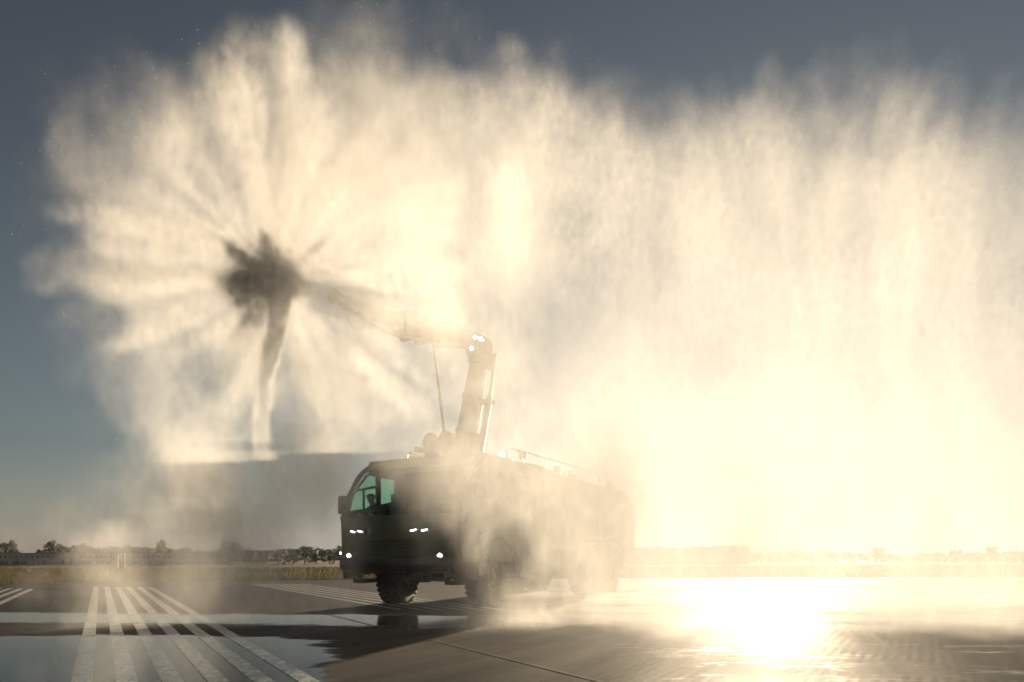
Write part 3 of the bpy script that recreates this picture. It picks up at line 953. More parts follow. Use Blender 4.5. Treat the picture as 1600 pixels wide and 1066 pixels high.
def tree_proto(kind, seed):
    """unit tree: 1 m tall, about 1 m wide crown; scaled when placed"""
    g = np.random.default_rng(seed)
    root = bpy.data.objects.new('tree', None); root.empty_display_size = .3
    link(root)
    bm = bmesh.new()
    tube(bm, [(0, 0, -.03), (.01, 0, .15), (-.01, .01, .35), (.0, 0, .7)], [.035, .026, .02, .006], 8)
    clumps = []
    nb = 9 if kind != 'bush' else 7
    for k in range(nb):
        a = k * 2.4 + g.uniform(-.4, .4); zz = g.uniform(.18 if kind != 'bush' else .05, .55); ln = g.uniform(.22, .38)
        e = Vector((math.cos(a) * ln, math.sin(a) * ln, zz + g.uniform(.12, .3)))
        tube(bm, [(0, 0, zz), (e.x * .5, e.y * .5, zz + (e.z - zz) * .4), e], [.014, .009, .004], 6)
        clumps.append((e, g.uniform(.12, .2)))
    obj('trunk', bm, M_bark, root)
    for k in range(30):
        a = g.uniform(0, 6.28)
        if kind == 'round': rr, zz = g.uniform(0, .46), g.uniform(.10, .86)
        elif kind == 'tall': rr, zz = g.uniform(0, .34), g.uniform(.08, .92)
        else: rr, zz = g.uniform(0, .46), g.uniform(.08, .78)
        rr *= math.sqrt(max(.1, 1 - ((zz - .5) / .55) ** 2))
        clumps.append((Vector((rr * math.cos(a), rr * math.sin(a), zz)), g.uniform(.09, .17)))
    vs, fs = [], []
    for c, cr in clumps:
        for q in range(58):
            d = Vector(g.normal(0, 1, 3)).normalized() * cr * (g.random() ** .45)
            p = c + Vector((d.x, d.y, d.z * .8))
            if p.z < .03: continue
            a = Vector(g.normal(0, 1, 3)).normalized(); b = a.cross(Vector(g.normal(0, 1, 3))).normalized()
            s = g.uniform(.022, .045)
            i = len(vs)
            vs += [p + a * s, p + b * s * .6, p - a * s, p - b * s * .6]
            fs.append((i, i + 1, i + 2, i + 3))
    me = bpy.data.meshes.new('crown'); me.from_pydata([tuple(v) for v in vs], [], fs); me.materials.append(M_leaf)
    link(bpy.data.objects.new('crown', me), root)
    return root
PROTO = {'round': [tree_proto('round', 1), tree_proto('round', 2), tree_proto('round', 6)], 'tall': [tree_proto('tall', 3)], 'bush': [tree_proto('bush', 4), tree_proto('bush', 5)]}
used = set()
TR = np.random.default_rng(3)
def tree(kind, px, py, wpx, D, label, group=None, variant=None):
    pr = PROTO[kind]; p = pr[int(TR.integers(len(pr))) if variant is None else variant]
    t = p if id(p) not in used else copy_tree(p)
    used.add(id(p))
    x = at(px, D); gz = ground_z(x, D)
    h = top_z(py, D) - gz
    wd = wpx / 1067.0 * D
    t.location = (x, D, gz - .02); t.rotation_euler = (0, 0, TR.uniform(0, 6.28)); t.scale = (wd * 1.35, wd * 1.35, h * 1.08)
    return tag(t, label, 'tree', group)
GL = 'dark trees along the field left of the truck'
GR = 'hazy trees along the field right of the truck'
LL = 'low dark tree within the continuous treeline behind the low pale building on the left'
LM = 'low dark tree in the grey misted treeline between the lone round tree and the truck'
LR = 'low bushy tree in the golden hazy treeline on the right'
tree('round', 9, 843, 24, 235, 'tall dark tree at the left edge of the photo behind the building', variant=0)
tree('bush', 25, 855, 14, 235, 'small thin tree just right of the tall one at the left edge', variant=0)
tree('bush', 62, 856, 13, 236, 'small bush-like tree starting the treeline after the open gap on the left', variant=1)
tree('tall', 79, 846, 19, 238, 'pointed dark tree near the start of the left treeline', variant=0)
for px, py, wd in ((96, 849, 22), (117, 849, 27), (134, 848.5, 15), (151, 852, 26), (172, 853, 22), (196, 852, 30), (225, 851.5, 32), (269, 854, 22), (292, 856, 28), (322, 859, 30)):
    tree(('round', 'bush')[int(px) % 2], px, py, wd, 240 + (px * 7) % 13, LL, GL)
for px, py, wd in ((92, 855, 24), (108, 853, 22), (128, 855, 26), (145, 855, 22), (162, 856, 26), (184, 855, 24), (208, 854, 26), (240, 855, 26), (258, 857, 24), (281, 858, 26), (306, 859, 28), (332, 860, 24)):
    tree('bush', px, py, wd, 256 + (px * 3) % 9, LL, GL)
tree('tall', 252, 844.5, 17, 236, 'pointed tree rising above the middle of the left treeline', GL)
tree('round', 356, 845, 31, 205, 'tall round dark tree standing out left of the truck through the mist', variant=1)
for px, py, wd in ((382, 859, 22), (396, 856, 24), (411, 858, 16), (435, 855, 30), (458, 857, 22), (476, 853.5, 28), (494, 855, 20), (515, 855, 26), (534, 853, 24), (556, 855, 26)):
    tree(('round', 'bush')[int(px) % 2], px, py, wd, 225 + (px * 5) % 15, LM, GL)
for px, py, wd in ((1182, 860, 24), (1205, 858, 24), (1222, 861, 24), (1250, 859, 26), (1268, 861, 22), (1305, 861, 34), (1335, 861, 30), (1392, 863, 24),
                   (1412, 864, 26), (1440, 862, 30), (1466, 861, 24), (1516, 861, 26), (1530, 860, 20), (1575, 859, 30), (1598, 859, 28), (1625, 858, 30), (1655, 860, 34)):
    tree('bush', px, py, wd, 225 + (px * 3) % 17, LR, GR)
tree('round', 1236, 857, 16, 222, 'slightly taller tree a little right of the long flat building', GR)
tree('round', 1288, 856, 16, 222, 'rounded tree left of the tall utility pole on the right', GR)
tree('round', 1371, 855.5, 18, 222, 'rounded tree just right of the tall utility pole', GR, 2)
tree('round', 1494, 856.5, 18, 224, 'rounded tree beside the second utility pole', GR)
tree('round', 1550, 853.5, 18, 222, 'tallest hazy tree near the right edge of the photo', GR)
# bush and two white posts on the left field
t = tree('bush', 189, 867.5, 27, 130, 'dark round bush on the grass in front of the low building', variant=0)
t.name = 'bush'; t['category'] = 'bush'; t['label'] = 'dark round bush on the grass in front of the low building'
for px, lab in ((184, 'short white marker post at the left of the dark bush'), (195, 'taller white marker post at the right of the dark bush')):
    bm = bmesh.new()
    D = 126; x = at(px, D); gz = ground_z(x, D)
    lathe(bm, [(.09, 0), (.08, top_z(863.5 if px > 190 else 866, D) - gz - .08), (.03, top_z(863.5 if px > 190 else 866, D) - gz)], 10, Matrix.Translation((x, D, gz)) @ Matrix.Rotation(R(90), 4, 'X'))
    tag(obj('marker_post', bm, M_post), lab, 'post', 'white marker posts by the bush')
# --- the long low building on the left
D = 200
x0, x1 = at(-70, D), at(345, D)
bz = -.98; tz = top_z(864.3, D)
bl = thing('low_building', 'long low pale building with a row of small windows on the left', 'building', ((x0 + x1) / 2, D, bz))
hw_ = (x1 - x0) / 2; hh = tz - bz
bm = bmesh.new(); box(bm, -hw_, hw_, 0, 9, 0, hh - .12); wall = obj('wall', bm, M_wall, bl)
bm = bmesh.new(); box(bm, -hw_ - .2, hw_ + .2, -.25, 9.2, hh - .12, hh + .02); obj('roof', bm, M_roofing, bl)
nw = 50
w0 = d0 = None
for k in range(nw):
    xk = -hw_ + (k + .5) * 2 * hw_ / nw
    if w0 is None:
        bm = bmesh.new(); box(bm, -.26, .26, -.06, .05, -.34, .34); w0 = obj('window', bm, M_dkglass, wall); wo = w0
    else:
        wo = w0.copy(); C.objects.link(wo)
    wo.location = (xk + TR.uniform(-.25, .25), 0, hh - 1.05 + (.1 if k % 7 == 3 else 0)); wo.scale = (TR.uniform(.6, 1.3), 1, TR.uniform(.7, 1.05))
    if d0 is None:
        bm = bmesh.new(); box(bm, -.55, .55, -.05, .05, 0, 1.0); box(bm, .62, .72, -.12, .05, 0, 1.25); d0 = obj('shutter', bm, M_roofing, wall); do = d0
    else:
        do = d0.copy(); C.objects.link(do)
    do.location = (xk + .4 + TR.uniform(-.4, .4), 0, .1); do.scale = (TR.uniform(.5, 1.5), 1, TR.uniform(.75, 1.1))
# --- the flat hangar on the right
D = 230
x0, x1 = at(930, D), at(1170, D)
bz = -.98
hb = thing('flat_building', 'long flat-roofed building in golden haze behind the truck on the right', 'building', ((x0 + x1) / 2, D, bz))
hw_ = (x1 - x0) / 2; h1 = top_z(855.5, D) - bz; h2 = top_z(853.2, D) - bz
bm = bmesh.new(); box(bm, -hw_, hw_ - 12, 0, 20, 0, h1 - .25); wall = obj('wall', bm, M_hangar, hb)
bm = bmesh.new(); box(bm, hw_ - 12, hw_, -.6, 20, 0, h2 - .2); obj('gable_wall', bm, M_hangar, hb)
bm = bmesh.new(); box(bm, -hw_ - .3, hw_ - 12, -.3, 20.3, h1 - .25, h1); obj('roof', bm, M_roofing, hb)
bm = bmesh.new(); prism(bm, [(hw_ - 12.1, h2 - .2), (hw_ - 12.1, h2 - .1), (hw_ - 8, h2 + .15), (hw_ + .3, h2 - .35), (hw_ + .3, h2 - .5), (hw_ - 8, h2)], 'y', -.9, 20.2)
rf = obj('roof', bm, M_roofing, hb)
for xx, wd_ in ((hw_ - 14.5, 1.2), (hw_ - 17, 1.6), (hw_ - 30, .8)):
    bm = bmesh.new(); box(bm, xx - wd_ / 2, xx + wd_ / 2, 4, 6, h1, h1 + .55, .1); obj('roof_vent', bm, M_roofing, hb)
for k in range(5):
    bm = bmesh.new(); xx = -hw_ + 5 + k * 7.4
    box(bm, xx - 2.2, xx + 2.2, -.08, .05, .05, 3.6)
    for j in range(5): box(bm, xx - 2.2, xx + 2.2, -.12, -.07, .5 + .65 * j, .56 + .65 * j)
    obj('hangar_door', bm, M_roofing, wall)
# --- utility poles on the right, lamp post left of the truck
for px, py, arm, lab in ((1356, 845.5, 1, 'tall utility pole with a cross arm in the right treeline'), (1326, 853, 0, 'short thin pole left of the tall utility pole'),
                    (1379, 857, 1, 'small pole with a cross arm right of the rounded tree'), (1493, 845.5, 0, 'tall bare pole above the treeline further right'), (1590, 851, 0, 'thin pole near the right edge of the photo')):
    D = 205; x = at(px, D); gz = ground_z(x, D); h = top_z(py, D) - gz
    p = thing('utility_pole', lab, 'pole', (x, D, gz), .2, 'poles in the right treeline')
    bm = bmesh.new(); tube(bm, [(0, 0, -.1), (0, 0, h)], [.13, .09], 10); obj('mast', bm, M_pole, p)
    if arm:
        bm = bmesh.new(); box(bm, -.9, .9, -.06, .06, h - .55, h - .42)
        for xx in (-.8, 0, .8): tube(bm, [(xx, 0, h - .42), (xx, 0, h - .22)], .04, 6)
        obj('cross_arm', bm, M_pole, p)
D = 60; x = at(532, D); gz = ground_z(x, D); h = top_z(864.5, D) - gz
p = thing('lamp_post', 'small lit lamp on a thin post left of the truck nose', 'lamp post', (x, D, gz))
bm = bmesh.new(); lathe(bm, [(.09, 0), (.08, .06), (.035, .1), (.03, h - .1)], 10, Matrix.Rotation(R(90), 4, 'X')); obj('post', bm, M_rail, p)
bm = bmesh.new(); lathe(bm, [(.04, h - .1), (.075, h - .05), (.075, h + .06), (.03, h + .1)], 12, Matrix.Rotation(R(90), 4, 'X')); obj('lamp', bm, M_white_lamp, p, True)
# ------------------------------------------------------------------ the water spray: a cloud of drops with a density grid
def make_spray():
    DX = 0.085
    mn = np.array([-9.2, 6.8, 0.0]); mx = np.array([14.2, 18.6, 12.4])
    n = np.round((mx - mn) / DX).astype(int)
    mx = mn + (n - 1) * DX
    ax = [np.linspace(mn[i], mx[i], n[i], dtype=np.float32) for i in range(3)]
    Zg, Yg, Xg = np.meshgrid(ax[2], ax[1], ax[0], indexing='ij')      # index = x + nx*(y + ny*z)
    P = np.stack([Xg, Yg, Zg], -1)
    N = np.array(NOZ_W, dtype=np.float32)
    def vn(sx, sy, sz, seed, off=None):
        q = P * np.array([sx, sy, sz], dtype=np.float32) + 57.0
        if off is not None: q = q + off
        return value_noise(q, seed)
    # slow swirls that bend everything
    wx = vn(.35, .35, .35, 21) - .5; wz = vn(.35, .35, .35, 22) - .5
    # ---- the burst round the nozzle: separate jets, bent by wind and gravity, each breaking up into a puff
    sel = ax[0] < 3.2
    nxs = int(sel.sum())
    Q = P[:, :, :nxs] - N
    r0 = np.sqrt((Q ** 2).sum(-1)) + 1e-3
    bend = (r0 / 4.5) ** 2
    wxs = wx[:, :, :nxs]; wzs = wz[:, :, :nxs]
    q = Q.copy()
    q[..., 0] += -.7 * bend + wxs * .30 * r0
    q[..., 2] += .55 * bend + wzs * .30 * r0
    r = np.sqrt((q ** 2).sum(-1)) + 1e-3
    u = q / r[..., None]
    streak = value_noise(u * 7.5 + 9.0 + (r * .15)[..., None], 6)
    streak2 = value_noise(u * 19.0 + 77.0 + (r * .3)[..., None], 7)
    puff = vn(1.1, 1.1, 1.1, 8)[:, :, :nxs]; puff2 = vn(2.7, 2.7, 2.7, 9)[:, :, :nxs]; puff3 = vn(4.8, 4.8, 4.8, 10)[:, :, :nxs]
    rough = (puff - .5) * 1.0 + (puff2 - .5) * .45 + (puff3 - .5) * .2
    burst = np.zeros_like(r)
    cvec = np.array([.33, -.944, 0.0]); er = np.array([.944, .33, 0.0]); eu = np.array([0, 0, 1.0])
    jet = np.array((truck_M.to_3x3() @ Vector((1, 0, -.07)).normalized()), dtype=np.float32)
    JR = np.random.default_rng(5)
    jets = [(107, 4.5, 15), (92, 3.9, 11), (128, 3.6, 8), (138, 3.4, 6), (150, 4.2, 7), (157, 4.4, 6), (173, 4.0, 9), (184, 4.3, 8), (193, 3.7, 9), (208, 3.6, 8),
            (222, 3.3, 7), (236, 3.1, 7), (250, 2.9, 8), (76, 4.1, 9), (63, 4.3, 12), (48, 4.4, 13), (33, 4.2, 10), (20, 4.1, 11), (5, 4.1, 10), (350, 3.6, 9), (335, 3.4, 9), (318, 3.2, 8), (300, 2.8, 8), (280, 2.6, 8)]
    for _ in range(26):
        jets.append((JR.uniform(0, 360), JR.uniform(2.2, 3.4), JR.uniform(6, 13)))
    for k, (ph, Lk, sg) in enumerate(jets):
        ps = R(JR.uniform(-14, 12)) if k < 24 else R(JR.uniform(-14, 22))
        dk = math.cos(ps) * (math.cos(R(ph)) * er + math.sin(R(ph)) * eu) + math.sin(ps) * cvec
        ca = (u * dk.astype(np.float32)).sum(-1)
        gam = np.sqrt(np.clip(2 - 2 * ca, 0, 4))
        sk = R(sg) * (1 + .25 * (streak - .5))
        ang = gam / sk
        prof = 1 - smooth(.62, 1.12, ang + rough * .30)
        e = r / (Lk * .84 * (1 + .25 * (streak - .5)))
        rc = 1 - smooth(.86, 1.03, e + rough * .22 + .12 * ang ** 2)
        strength = JR.uniform(.85, 1.3) if k < 24 else JR.uniform(.25, .5)
        burst += prof * rc * strength * (.62 + .75 * np.exp(-(r / 1.6) ** 2))
    for ph, Lk, ps, sg in ((345, 2.6, 22, 12), (328, 2.8, 34, 13), (358, 2.6, 30, 11), (312, 3.0, 26, 11)):      # towards the camera, over the boom
        dk = math.cos(R(ps)) * (math.cos(R(ph)) * er + math.sin(R(ph)) * eu) + math.sin(R(ps)) * cvec
        gam = np.sqrt(np.clip(2 - 2 * (u * dk.astype(np.float32)).sum(-1), 0, 4)) / R(sg)
        burst += .3 * (1 - smooth(.3, 1.3, gam + rough * .4)) * (1 - smooth(.6, 1.05, r / Lk + rough * .3)) * smooth(.3, 1.0, r)
    burst = 1.35 * np.tanh(burst / 1.35)
    st = np.clip(.40 + 1.7 * (streak - .36) + 1.0 * (streak2 - .5), .05, 1.9)
    # filled fan between the jets, and thin ragged ropes of solid water near the nozzle
    pl = np.abs((u * cvec.astype(np.float32)).sum(-1) + .05)
    Lf = 2.3 + 1.0 * (streak - .5)
    burst += .30 * (1 - smooth(.25, .75, pl)) * (1 - smooth(.72, 1.02, r / Lf + rough * .35)) * smooth(.2, .9, r)
    ropes = np.zeros_like(r)
    for ph, Lk, sg, pw_ in ((112, 1.1, 6, 22), (120, .8, 9, 14), (150, 1.7, 5, 12), (163, 1.3, 6, 18), (178, .9, 9, 14), (190, 1.2, 7, 16), (205, 1.4, 10, 22), (218, 1.2, 10, 18), (236, 1.9, 4.5, 15), (246, 1.5, 6, 11), (262, .9, 9, 9),
                            (276, 1.1, 6, 8), (292, 1.5, 4, 8), (66, 2.3, 3, 13), (42, 2.5, 3.5, 13), (30, 3.3, 3, 9), (6, 3.2, 3.5, 12), (350, 1.3, 4, 6), (92, 2.4, 3, 9), (136, 1.9, 3.5, 9), (172, 2.6, 3, 9), (156, 2.6, 3, 8)):
        ps = R(JR.uniform(5, 40))
        dk = math.cos(ps) * (math.cos(R(ph)) * er + math.sin(R(ph)) * eu) + math.sin(ps) * cvec
        gam = np.sqrt(np.clip(2 - 2 * (u * dk.astype(np.float32)).sum(-1), 0, 4))
        ropes += pw_ * np.exp(-(gam / R(sg * 1.15) / (1 + .6 * (streak2 - .5)) - (puff2 - .5) * .5) ** 2) * (1 - smooth(.3, 1.0, r / Lk + (puff2 - .5) * .4)) / (.30 + r ** 1.3)
    core = 1.05 * ropes * (.4 + 1.2 * puff2) + 40.0 * np.exp(-(r / .18) ** 1.2) * (.4 + 1.2 * streak2) + .4 * st ** 2 * np.exp(-(r / .8) ** 2)
    burst = 1.15 * burst * st * (.62 + .75 * (puff2 - .1)) + core
    full = np.zeros(P.shape[:3], dtype=np.float32); full[:, :, :nxs] = burst; burst = full
    # ---- the plume: fog drifting to the right and raining out
    n05 = vn(.45, .35, .42, 12); n1 = vn(.95, .9, .85, 23); n2 = vn(2.1, 1.9, 1.7, 24); n4 = vn(4.4, 4.0, 3.2, 25)
    fluff = (n05 - .5) * 1.0 + (n1 - .5) * .65 + (n2 - .5) * .45 + (n4 - .5) * .32
    fall = vn(1.5, 1.2, .24, 13, np.stack([wx, 0 * wx, wz], -1) * 2.5); fall2 = vn(4.0, 3.0, .5, 14, np.stack([wx, 0 * wx, 0 * wz], -1) * 5); fall3 = vn(.5, .4, .10, 15)
    yc = 12.2 + 2.4 * smooth(-4, 0, Xg) + .05 * np.clip(Xg - 3, 0, 20)
    top = 9.4 + 1.2 * smooth(-2.5, 1.5, Xg) - .08 * np.clip(Xg - 4, 0, 20) + .28 * (Yg - yc)
    topm = 1 - smooth(-.9, .9, Zg - top - fluff * (2.4 - .7 * smooth(0, 3, Xg)) - (fall2 - .5) * smooth(0, 5, Xg) * .8)
    thick = 1 - smooth(.5, 1.0, np.abs(Yg - yc - 1.2 * (fall3 - .5) - fluff * .6) / 2.1)
    xin = smooth(-4.0, -.6, Xg - wx * 2.0) * (1 - smooth(10.6, 13.5, Xg + .30 * (Zg - 4) + fluff * 2))
    mixv = smooth(0, 6, Xg)
    clump = np.clip(.62 + 1.0 * fluff * (1 - .8 * mixv) + (.8 * (fall - .5) + .7 * (fall2 - .5)) * (.35 + .5 * mixv), .06, 1.25)
    low = (.22 + .25 * smooth(.5, 3, Xg)) + (.78 - .25 * smooth(.5, 3, Xg)) * smooth(1.5, 7.5, Zg)
    low = low * (1 - .85 * (1 - smooth(6.3, 8.2, Zg)) * (1 - smooth(-.2, 2.0, Xg)))
    plume = topm * thick * xin * clump * .22 * low
    # ---- curtain falling on the left under the burst
    ytop = N[2] + .8
    xl = -6.6 + .16 * (Zg - 3) + 1.6 * fluff - .14 * np.clip(Zg - 3.5, 0, 4) ** 1.5
    cur = smooth(0, .7, Xg - xl) * (1 - smooth(-3.2, -2.2, Xg - 3.0 * smooth(2.8, 4.2, Zg))) * (1 - smooth(.2, 2.2, Zg - ytop - fluff * 2))
    cy_ = 1 - smooth(.3, 1.0, np.abs(Yg - 10.7 - 1.0 * (fall3 - .5) - fluff * .8) / 1.5)
    curtain = cur * cy_ * (.30 + .70 * smooth(.2, 1.9, Zg)) * np.clip(.75 + 1.1 * fluff + (.9 + .9 * (1 - smooth(2, 4, Zg))) * (fall - .5) + .6 * (fall2 - .5), .05, 1.6) * (.34 + .55 * (1 - smooth(2.2, 3.4, Zg)))
    # dark stream dropping straight from the nozzle
    sx_ = N[0] - .12 + .10 * np.sin(Zg * 1.3) + .09 * np.clip(3.5 - Zg, 0, 4) ** 1.6 + wz * .5 + .35 * (wx) * (N[2] - Zg) * .3
    rr = np.sqrt((Xg - sx_) ** 2 + (Yg - N[1] + .1) ** 2)
    drip = (1 - smooth(.55, 1.05, rr / (.12 + .02 * (N[2] - Zg)) + (n2 - .5) * .7 + (n4 - .5) * .5)) * smooth(.2, 1.2, Zg) * (.35 + .65 * smooth(2.2, 3.4, Zg)) * smooth(0, .3, N[2] - Zg) * np.clip(1.4 - .30 * (N[2] - Zg), .18, 2) * (.5 + n1)
    # ---- mist rolling over the ground round the truck
    mist = np.exp(-Zg / .6) * .34 * np.clip(n1 + .6 * (n05 - .5) - .3, 0, 1) * smooth(-4, 1, Xg) * (1 - smooth(10, 14, Xg)) * smooth(9.0, 10.4, Yg)
    # ---- spray between the camera and the truck's flank
    veil = smooth(-1.5, 0.1, Xg + .5 * (Zg - 2.2) + fluff * 1.6) * (1 - smooth(6, 9.5, Xg)) * (1 - .9 * smooth(2.3, 4.4, Zg)) * (1 - smooth(6.0, 7.5, Zg)) * smooth(8.2, 9.4, Yg) * (1 - smooth(11.0, 12.6, Yg))
    veil = veil * np.clip(.55 + (1.8 - .9 * smooth(.5, 2.5, Xg)) * fluff + 1.0 * (fall - .5), .03, 1.4) * (.44 + .20 * smooth(-.2, .8, Xg) * (1 - smooth(2.2, 3.2, Zg)))
    mist = mist + np.exp(-Zg / .9) * .55 * np.clip(n1 + .5 * (n2 - .5) - .25, 0, 1) * smooth(-1.0, .6, Xg) * (1 - smooth(2.5, 5.5, Xg)) * smooth(9.6, 10.6, Yg) * (1 - smooth(12.4, 13.4, Yg))
    dens = burst + plume + curtain + 7 * np.clip(drip, 0, 2) + mist + veil
    # nothing outside the box of air: fade towards its faces
    fade = smooth(0, 1.0, Xg - mn[0]) * smooth(0, 1.2, mx[0] - Xg) * smooth(0, 1.0, Yg - mn[1]) * smooth(0, 1.0, mx[1] - Yg) * smooth(0, .6, mx[2] - Zg)
    # no spray inside the closed cab and body
    c, s = math.cos(-RZ), math.sin(-RZ)
    lx = c * (Xg - P0.x) - s * (Yg - P0.y); ly = s * (Xg - P0.x) + c * (Yg - P0.y)
    inside = (lx < .35) & (lx > -10.2) & (np.abs(ly) < 1.6) & (Zg < 3.3) & (Zg > .6)
    dens = np.where(inside, 0, dens * fade)
    dens = np.where(dens < .004, 0, dens).astype(np.float32)
    print('spray', dens.shape, dens.mean(), dens.max(), (dens > 0).mean())
    # loose drops big enough to see: thrown off the ragged edges of the spray
    G = np.random.default_rng(77)
    want = 45000
    pick = G.integers(0, dens.size, 3000000)
    dv = dens.ravel()[pick]
    pz = Zg.ravel()[pick]
    pr = np.exp(-((dv - .07) / .06) ** 2) * (dv > .006) * (.4 + .6 * smooth(2, 6, pz))
    pick = pick[G.random(len(pick)) < pr * .5][:want]
    cen = P.reshape(-1, 3)[pick] + G.uniform(-.06, .06, (len(pick), 3))
    cen = cen[(np.abs(cen[:, 0]) < cen[:, 1] * .8) & (cen[:, 1] > 8)]
    k = len(cen); rad = (.0018 + .003 * G.random(k) ** 3)
    oct_ = np.array([(1, 0, 0), (0, 1, 0), (-1, 0, 0), (0, -1, 0), (0, 0, 1.1), (0, 0, -1.0)])
    fa = np.array([(0, 1, 4), (1, 2, 4), (2, 3, 4), (3, 0, 4), (1, 0, 5), (2, 1, 5), (3, 2, 5), (0, 3, 5)])
    vs = (cen[:, None, :] + oct_[None] * rad[:, None, None]).reshape(-1, 3)
    fs = (np.arange(k)[:, None, None] * 6 + fa[None]).reshape(-1, 3)
    dm = bpy.data.meshes.new('water_drops')
    dm.vertices.add(len(vs)); dm.vertices.foreach_set('co', vs.astype(np.float32).ravel())
    dm.loops.add(fs.size); dm.loops.foreach_set('vertex_index', fs.ravel().astype(np.int32))
    dm.polygons.add(len(fs)); dm.polygons.foreach_set('loop_start', (np.arange(len(fs)) * 3).astype(np.int32))
    dm.update(); dm.validate()
    wmt, wn, wb = mat('drop_water')
    wb.inputs['Base Color'].default_value = (.8, .8, .8, 1); wb.inputs['Roughness'].default_value = .1
    tl = wn.nodes.new('ShaderNodeBsdfTranslucent'); tl.inputs[0].default_value = (.9, .9, .9, 1)
    mx_ = wn.nodes.new('ShaderNodeMixShader'); mx_.inputs[0].default_value = .75
    wn.links.new(wb.outputs[0], mx_.inputs[1]); wn.links.new(tl.outputs[0], mx_.inputs[2]); wn.links.new(mx_.outputs[0], wn.nodes['Material Output'].inputs['Surface'])
    dm.materials.append(wmt)
    tag(link(bpy.data.objects.new('water_drops', dm)), 'loose bright water drops flying off the edges of the spray', 'water drops', kind='stuff')
    me = bpy.data.meshes.new('water_spray')
    nv = dens.size
    me.vertices.add(nv)
    me.vertices.foreach_set('co', P.astype(np.float32).ravel())
    at = me.attributes.new('grid_density', 'FLOAT', 'POINT')
    at.data.foreach_set('value', dens.ravel())
    o = bpy.data.objects.new('water_spray', me)
    link(o)
    # material
    m = bpy.data.materials.new('water_drops'); m.use_nodes = True
    t = m.node_tree
    for nd in list(t.nodes): t.nodes.remove(nd)
    out = t.nodes.new('ShaderNodeOutputMaterial')
    pv = t.nodes.new('ShaderNodeVolumePrincipled')
    pv.inputs['Color'].default_value = (.985, .975, .965, 1)
    pv.inputs['Density'].default_value = 1.0
    pv.inputs['Density Attribute'].default_value = 'density'
    pv.inputs['Anisotropy'].default_value = .18
    # fine grain of the drops, too small for the grid
    at_ = t.nodes.new('ShaderNodeAttribute'); at_.attribute_name = 'density'
    tc = t.nodes.new('ShaderNodeTexCoord')
    mp = t.nodes.new('ShaderNodeMapping'); mp.inputs['Scale'].default_value = (1, 1, .6)
    nz = t.nodes.new('ShaderNodeTexNoise'); nz.inputs['Scale'].default_value = 7; nz.inputs['Detail'].default_value = 1.5; nz.inputs['Roughness'].default_value = .6
    mr = t.nodes.new('ShaderNodeMapRange'); mr.inputs['From Min'].default_value = .32; mr.inputs['From Max'].default_value = .68; mr.inputs['To Min'].default_value = .45; mr.inputs['To Max'].default_value = 1.55
    ml = t.nodes.new('ShaderNodeMath'); ml.operation = 'MULTIPLY'
    t.links.new(tc.outputs['Object'], mp.inputs['Vector']); t.links.new(mp.outputs[0], nz.inputs['Vector']); t.links.new(nz.outputs['Fac'], mr.inputs['Value'])
    t.links.new(at_.outputs['Fac'], ml.inputs[0]); t.links.new(mr.outputs[0], ml.inputs[1]); t.links.new(ml.outputs[0], pv.inputs['Density'])
    pv.inputs['Density Attribute'].default_value = ''
    # solid ropes of water near the nozzle scatter less than the fine drops
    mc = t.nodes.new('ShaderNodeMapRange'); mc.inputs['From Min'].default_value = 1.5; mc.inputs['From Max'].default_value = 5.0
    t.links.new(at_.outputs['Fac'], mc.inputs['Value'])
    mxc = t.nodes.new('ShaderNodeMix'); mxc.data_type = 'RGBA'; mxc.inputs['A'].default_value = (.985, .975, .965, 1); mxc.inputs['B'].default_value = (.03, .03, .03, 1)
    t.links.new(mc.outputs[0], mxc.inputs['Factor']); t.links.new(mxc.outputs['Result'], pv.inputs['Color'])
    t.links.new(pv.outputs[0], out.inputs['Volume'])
    me.materials.append(m)
    # geometry nodes: the grid of points becomes a volume
    g = bpy.data.node_groups.new('spray_volume', 'GeometryNodeTree')
    g.interface.new_socket('Geometry', in_out='INPUT', socket_type='NodeSocketGeometry')
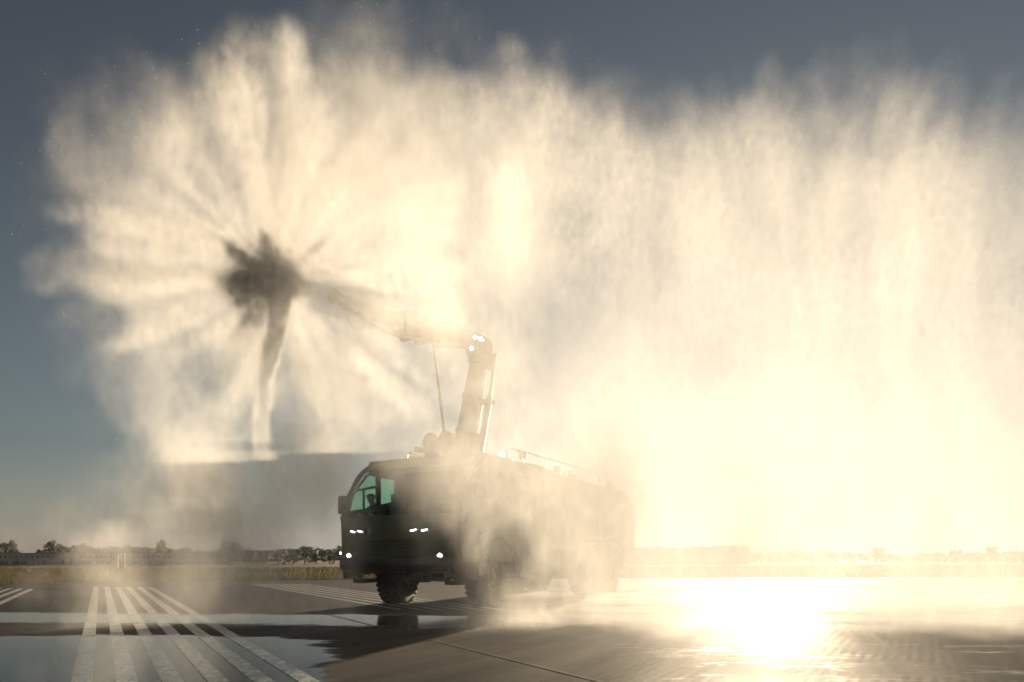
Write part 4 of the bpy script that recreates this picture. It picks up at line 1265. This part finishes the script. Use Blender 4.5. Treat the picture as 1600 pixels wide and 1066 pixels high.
    g.interface.new_socket('Geometry', in_out='OUTPUT', socket_type='NodeSocketGeometry')
    gi = g.nodes.new('NodeGroupInput'); go = g.nodes.new('NodeGroupOutput')
    vc = g.nodes.new('GeometryNodeVolumeCube')
    vc.inputs['Min'].default_value = mn.tolist(); vc.inputs['Max'].default_value = mx.tolist()
    for k, a in enumerate('XYZ'): vc.inputs['Resolution ' + a].default_value = int(n[k])
    vc.inputs['Background'].default_value = 0
    pos = g.nodes.new('GeometryNodeInputPosition')
    sub = g.nodes.new('ShaderNodeVectorMath'); sub.operation = 'SUBTRACT'; sub.inputs[1].default_value = (mn - DX * .5).tolist()
    div = g.nodes.new('ShaderNodeVectorMath'); div.operation = 'SCALE'; div.inputs['Scale'].default_value = 1 / DX
    fl = g.nodes.new('ShaderNodeVectorMath'); fl.operation = 'FLOOR'
    g.links.new(pos.outputs[0], sub.inputs[0]); g.links.new(sub.outputs[0], div.inputs[0]); g.links.new(div.outputs[0], fl.inputs[0])
    dot = g.nodes.new('ShaderNodeVectorMath'); dot.operation = 'DOT_PRODUCT'
    dot.inputs[1].default_value = (1, int(n[0]), int(n[0] * n[1]))
    g.links.new(fl.outputs[0], dot.inputs[0])
    na = g.nodes.new('GeometryNodeInputNamedAttribute'); na.data_type = 'FLOAT'; na.inputs['Name'].default_value = 'grid_density'
    si = g.nodes.new('GeometryNodeSampleIndex'); si.data_type = 'FLOAT'; si.domain = 'POINT'; si.clamp = True
    g.links.new(gi.outputs[0], si.inputs['Geometry'])
    g.links.new(na.outputs['Attribute'], si.inputs['Value'])
    g.links.new(dot.outputs['Value'], si.inputs['Index'])
    g.links.new(si.outputs[0], vc.inputs['Density'])
    sm = g.nodes.new('GeometryNodeSetMaterial'); sm.inputs['Material'].default_value = m
    g.links.new(vc.outputs[0], sm.inputs[0]); g.links.new(sm.outputs[0], go.inputs[0])
    md = o.modifiers.new('volume', 'NODES'); md.node_group = g
    tag(o, 'burst of white water spray from the boom nozzle drifting right and falling as golden mist', 'water spray', kind='stuff')
make_spray()
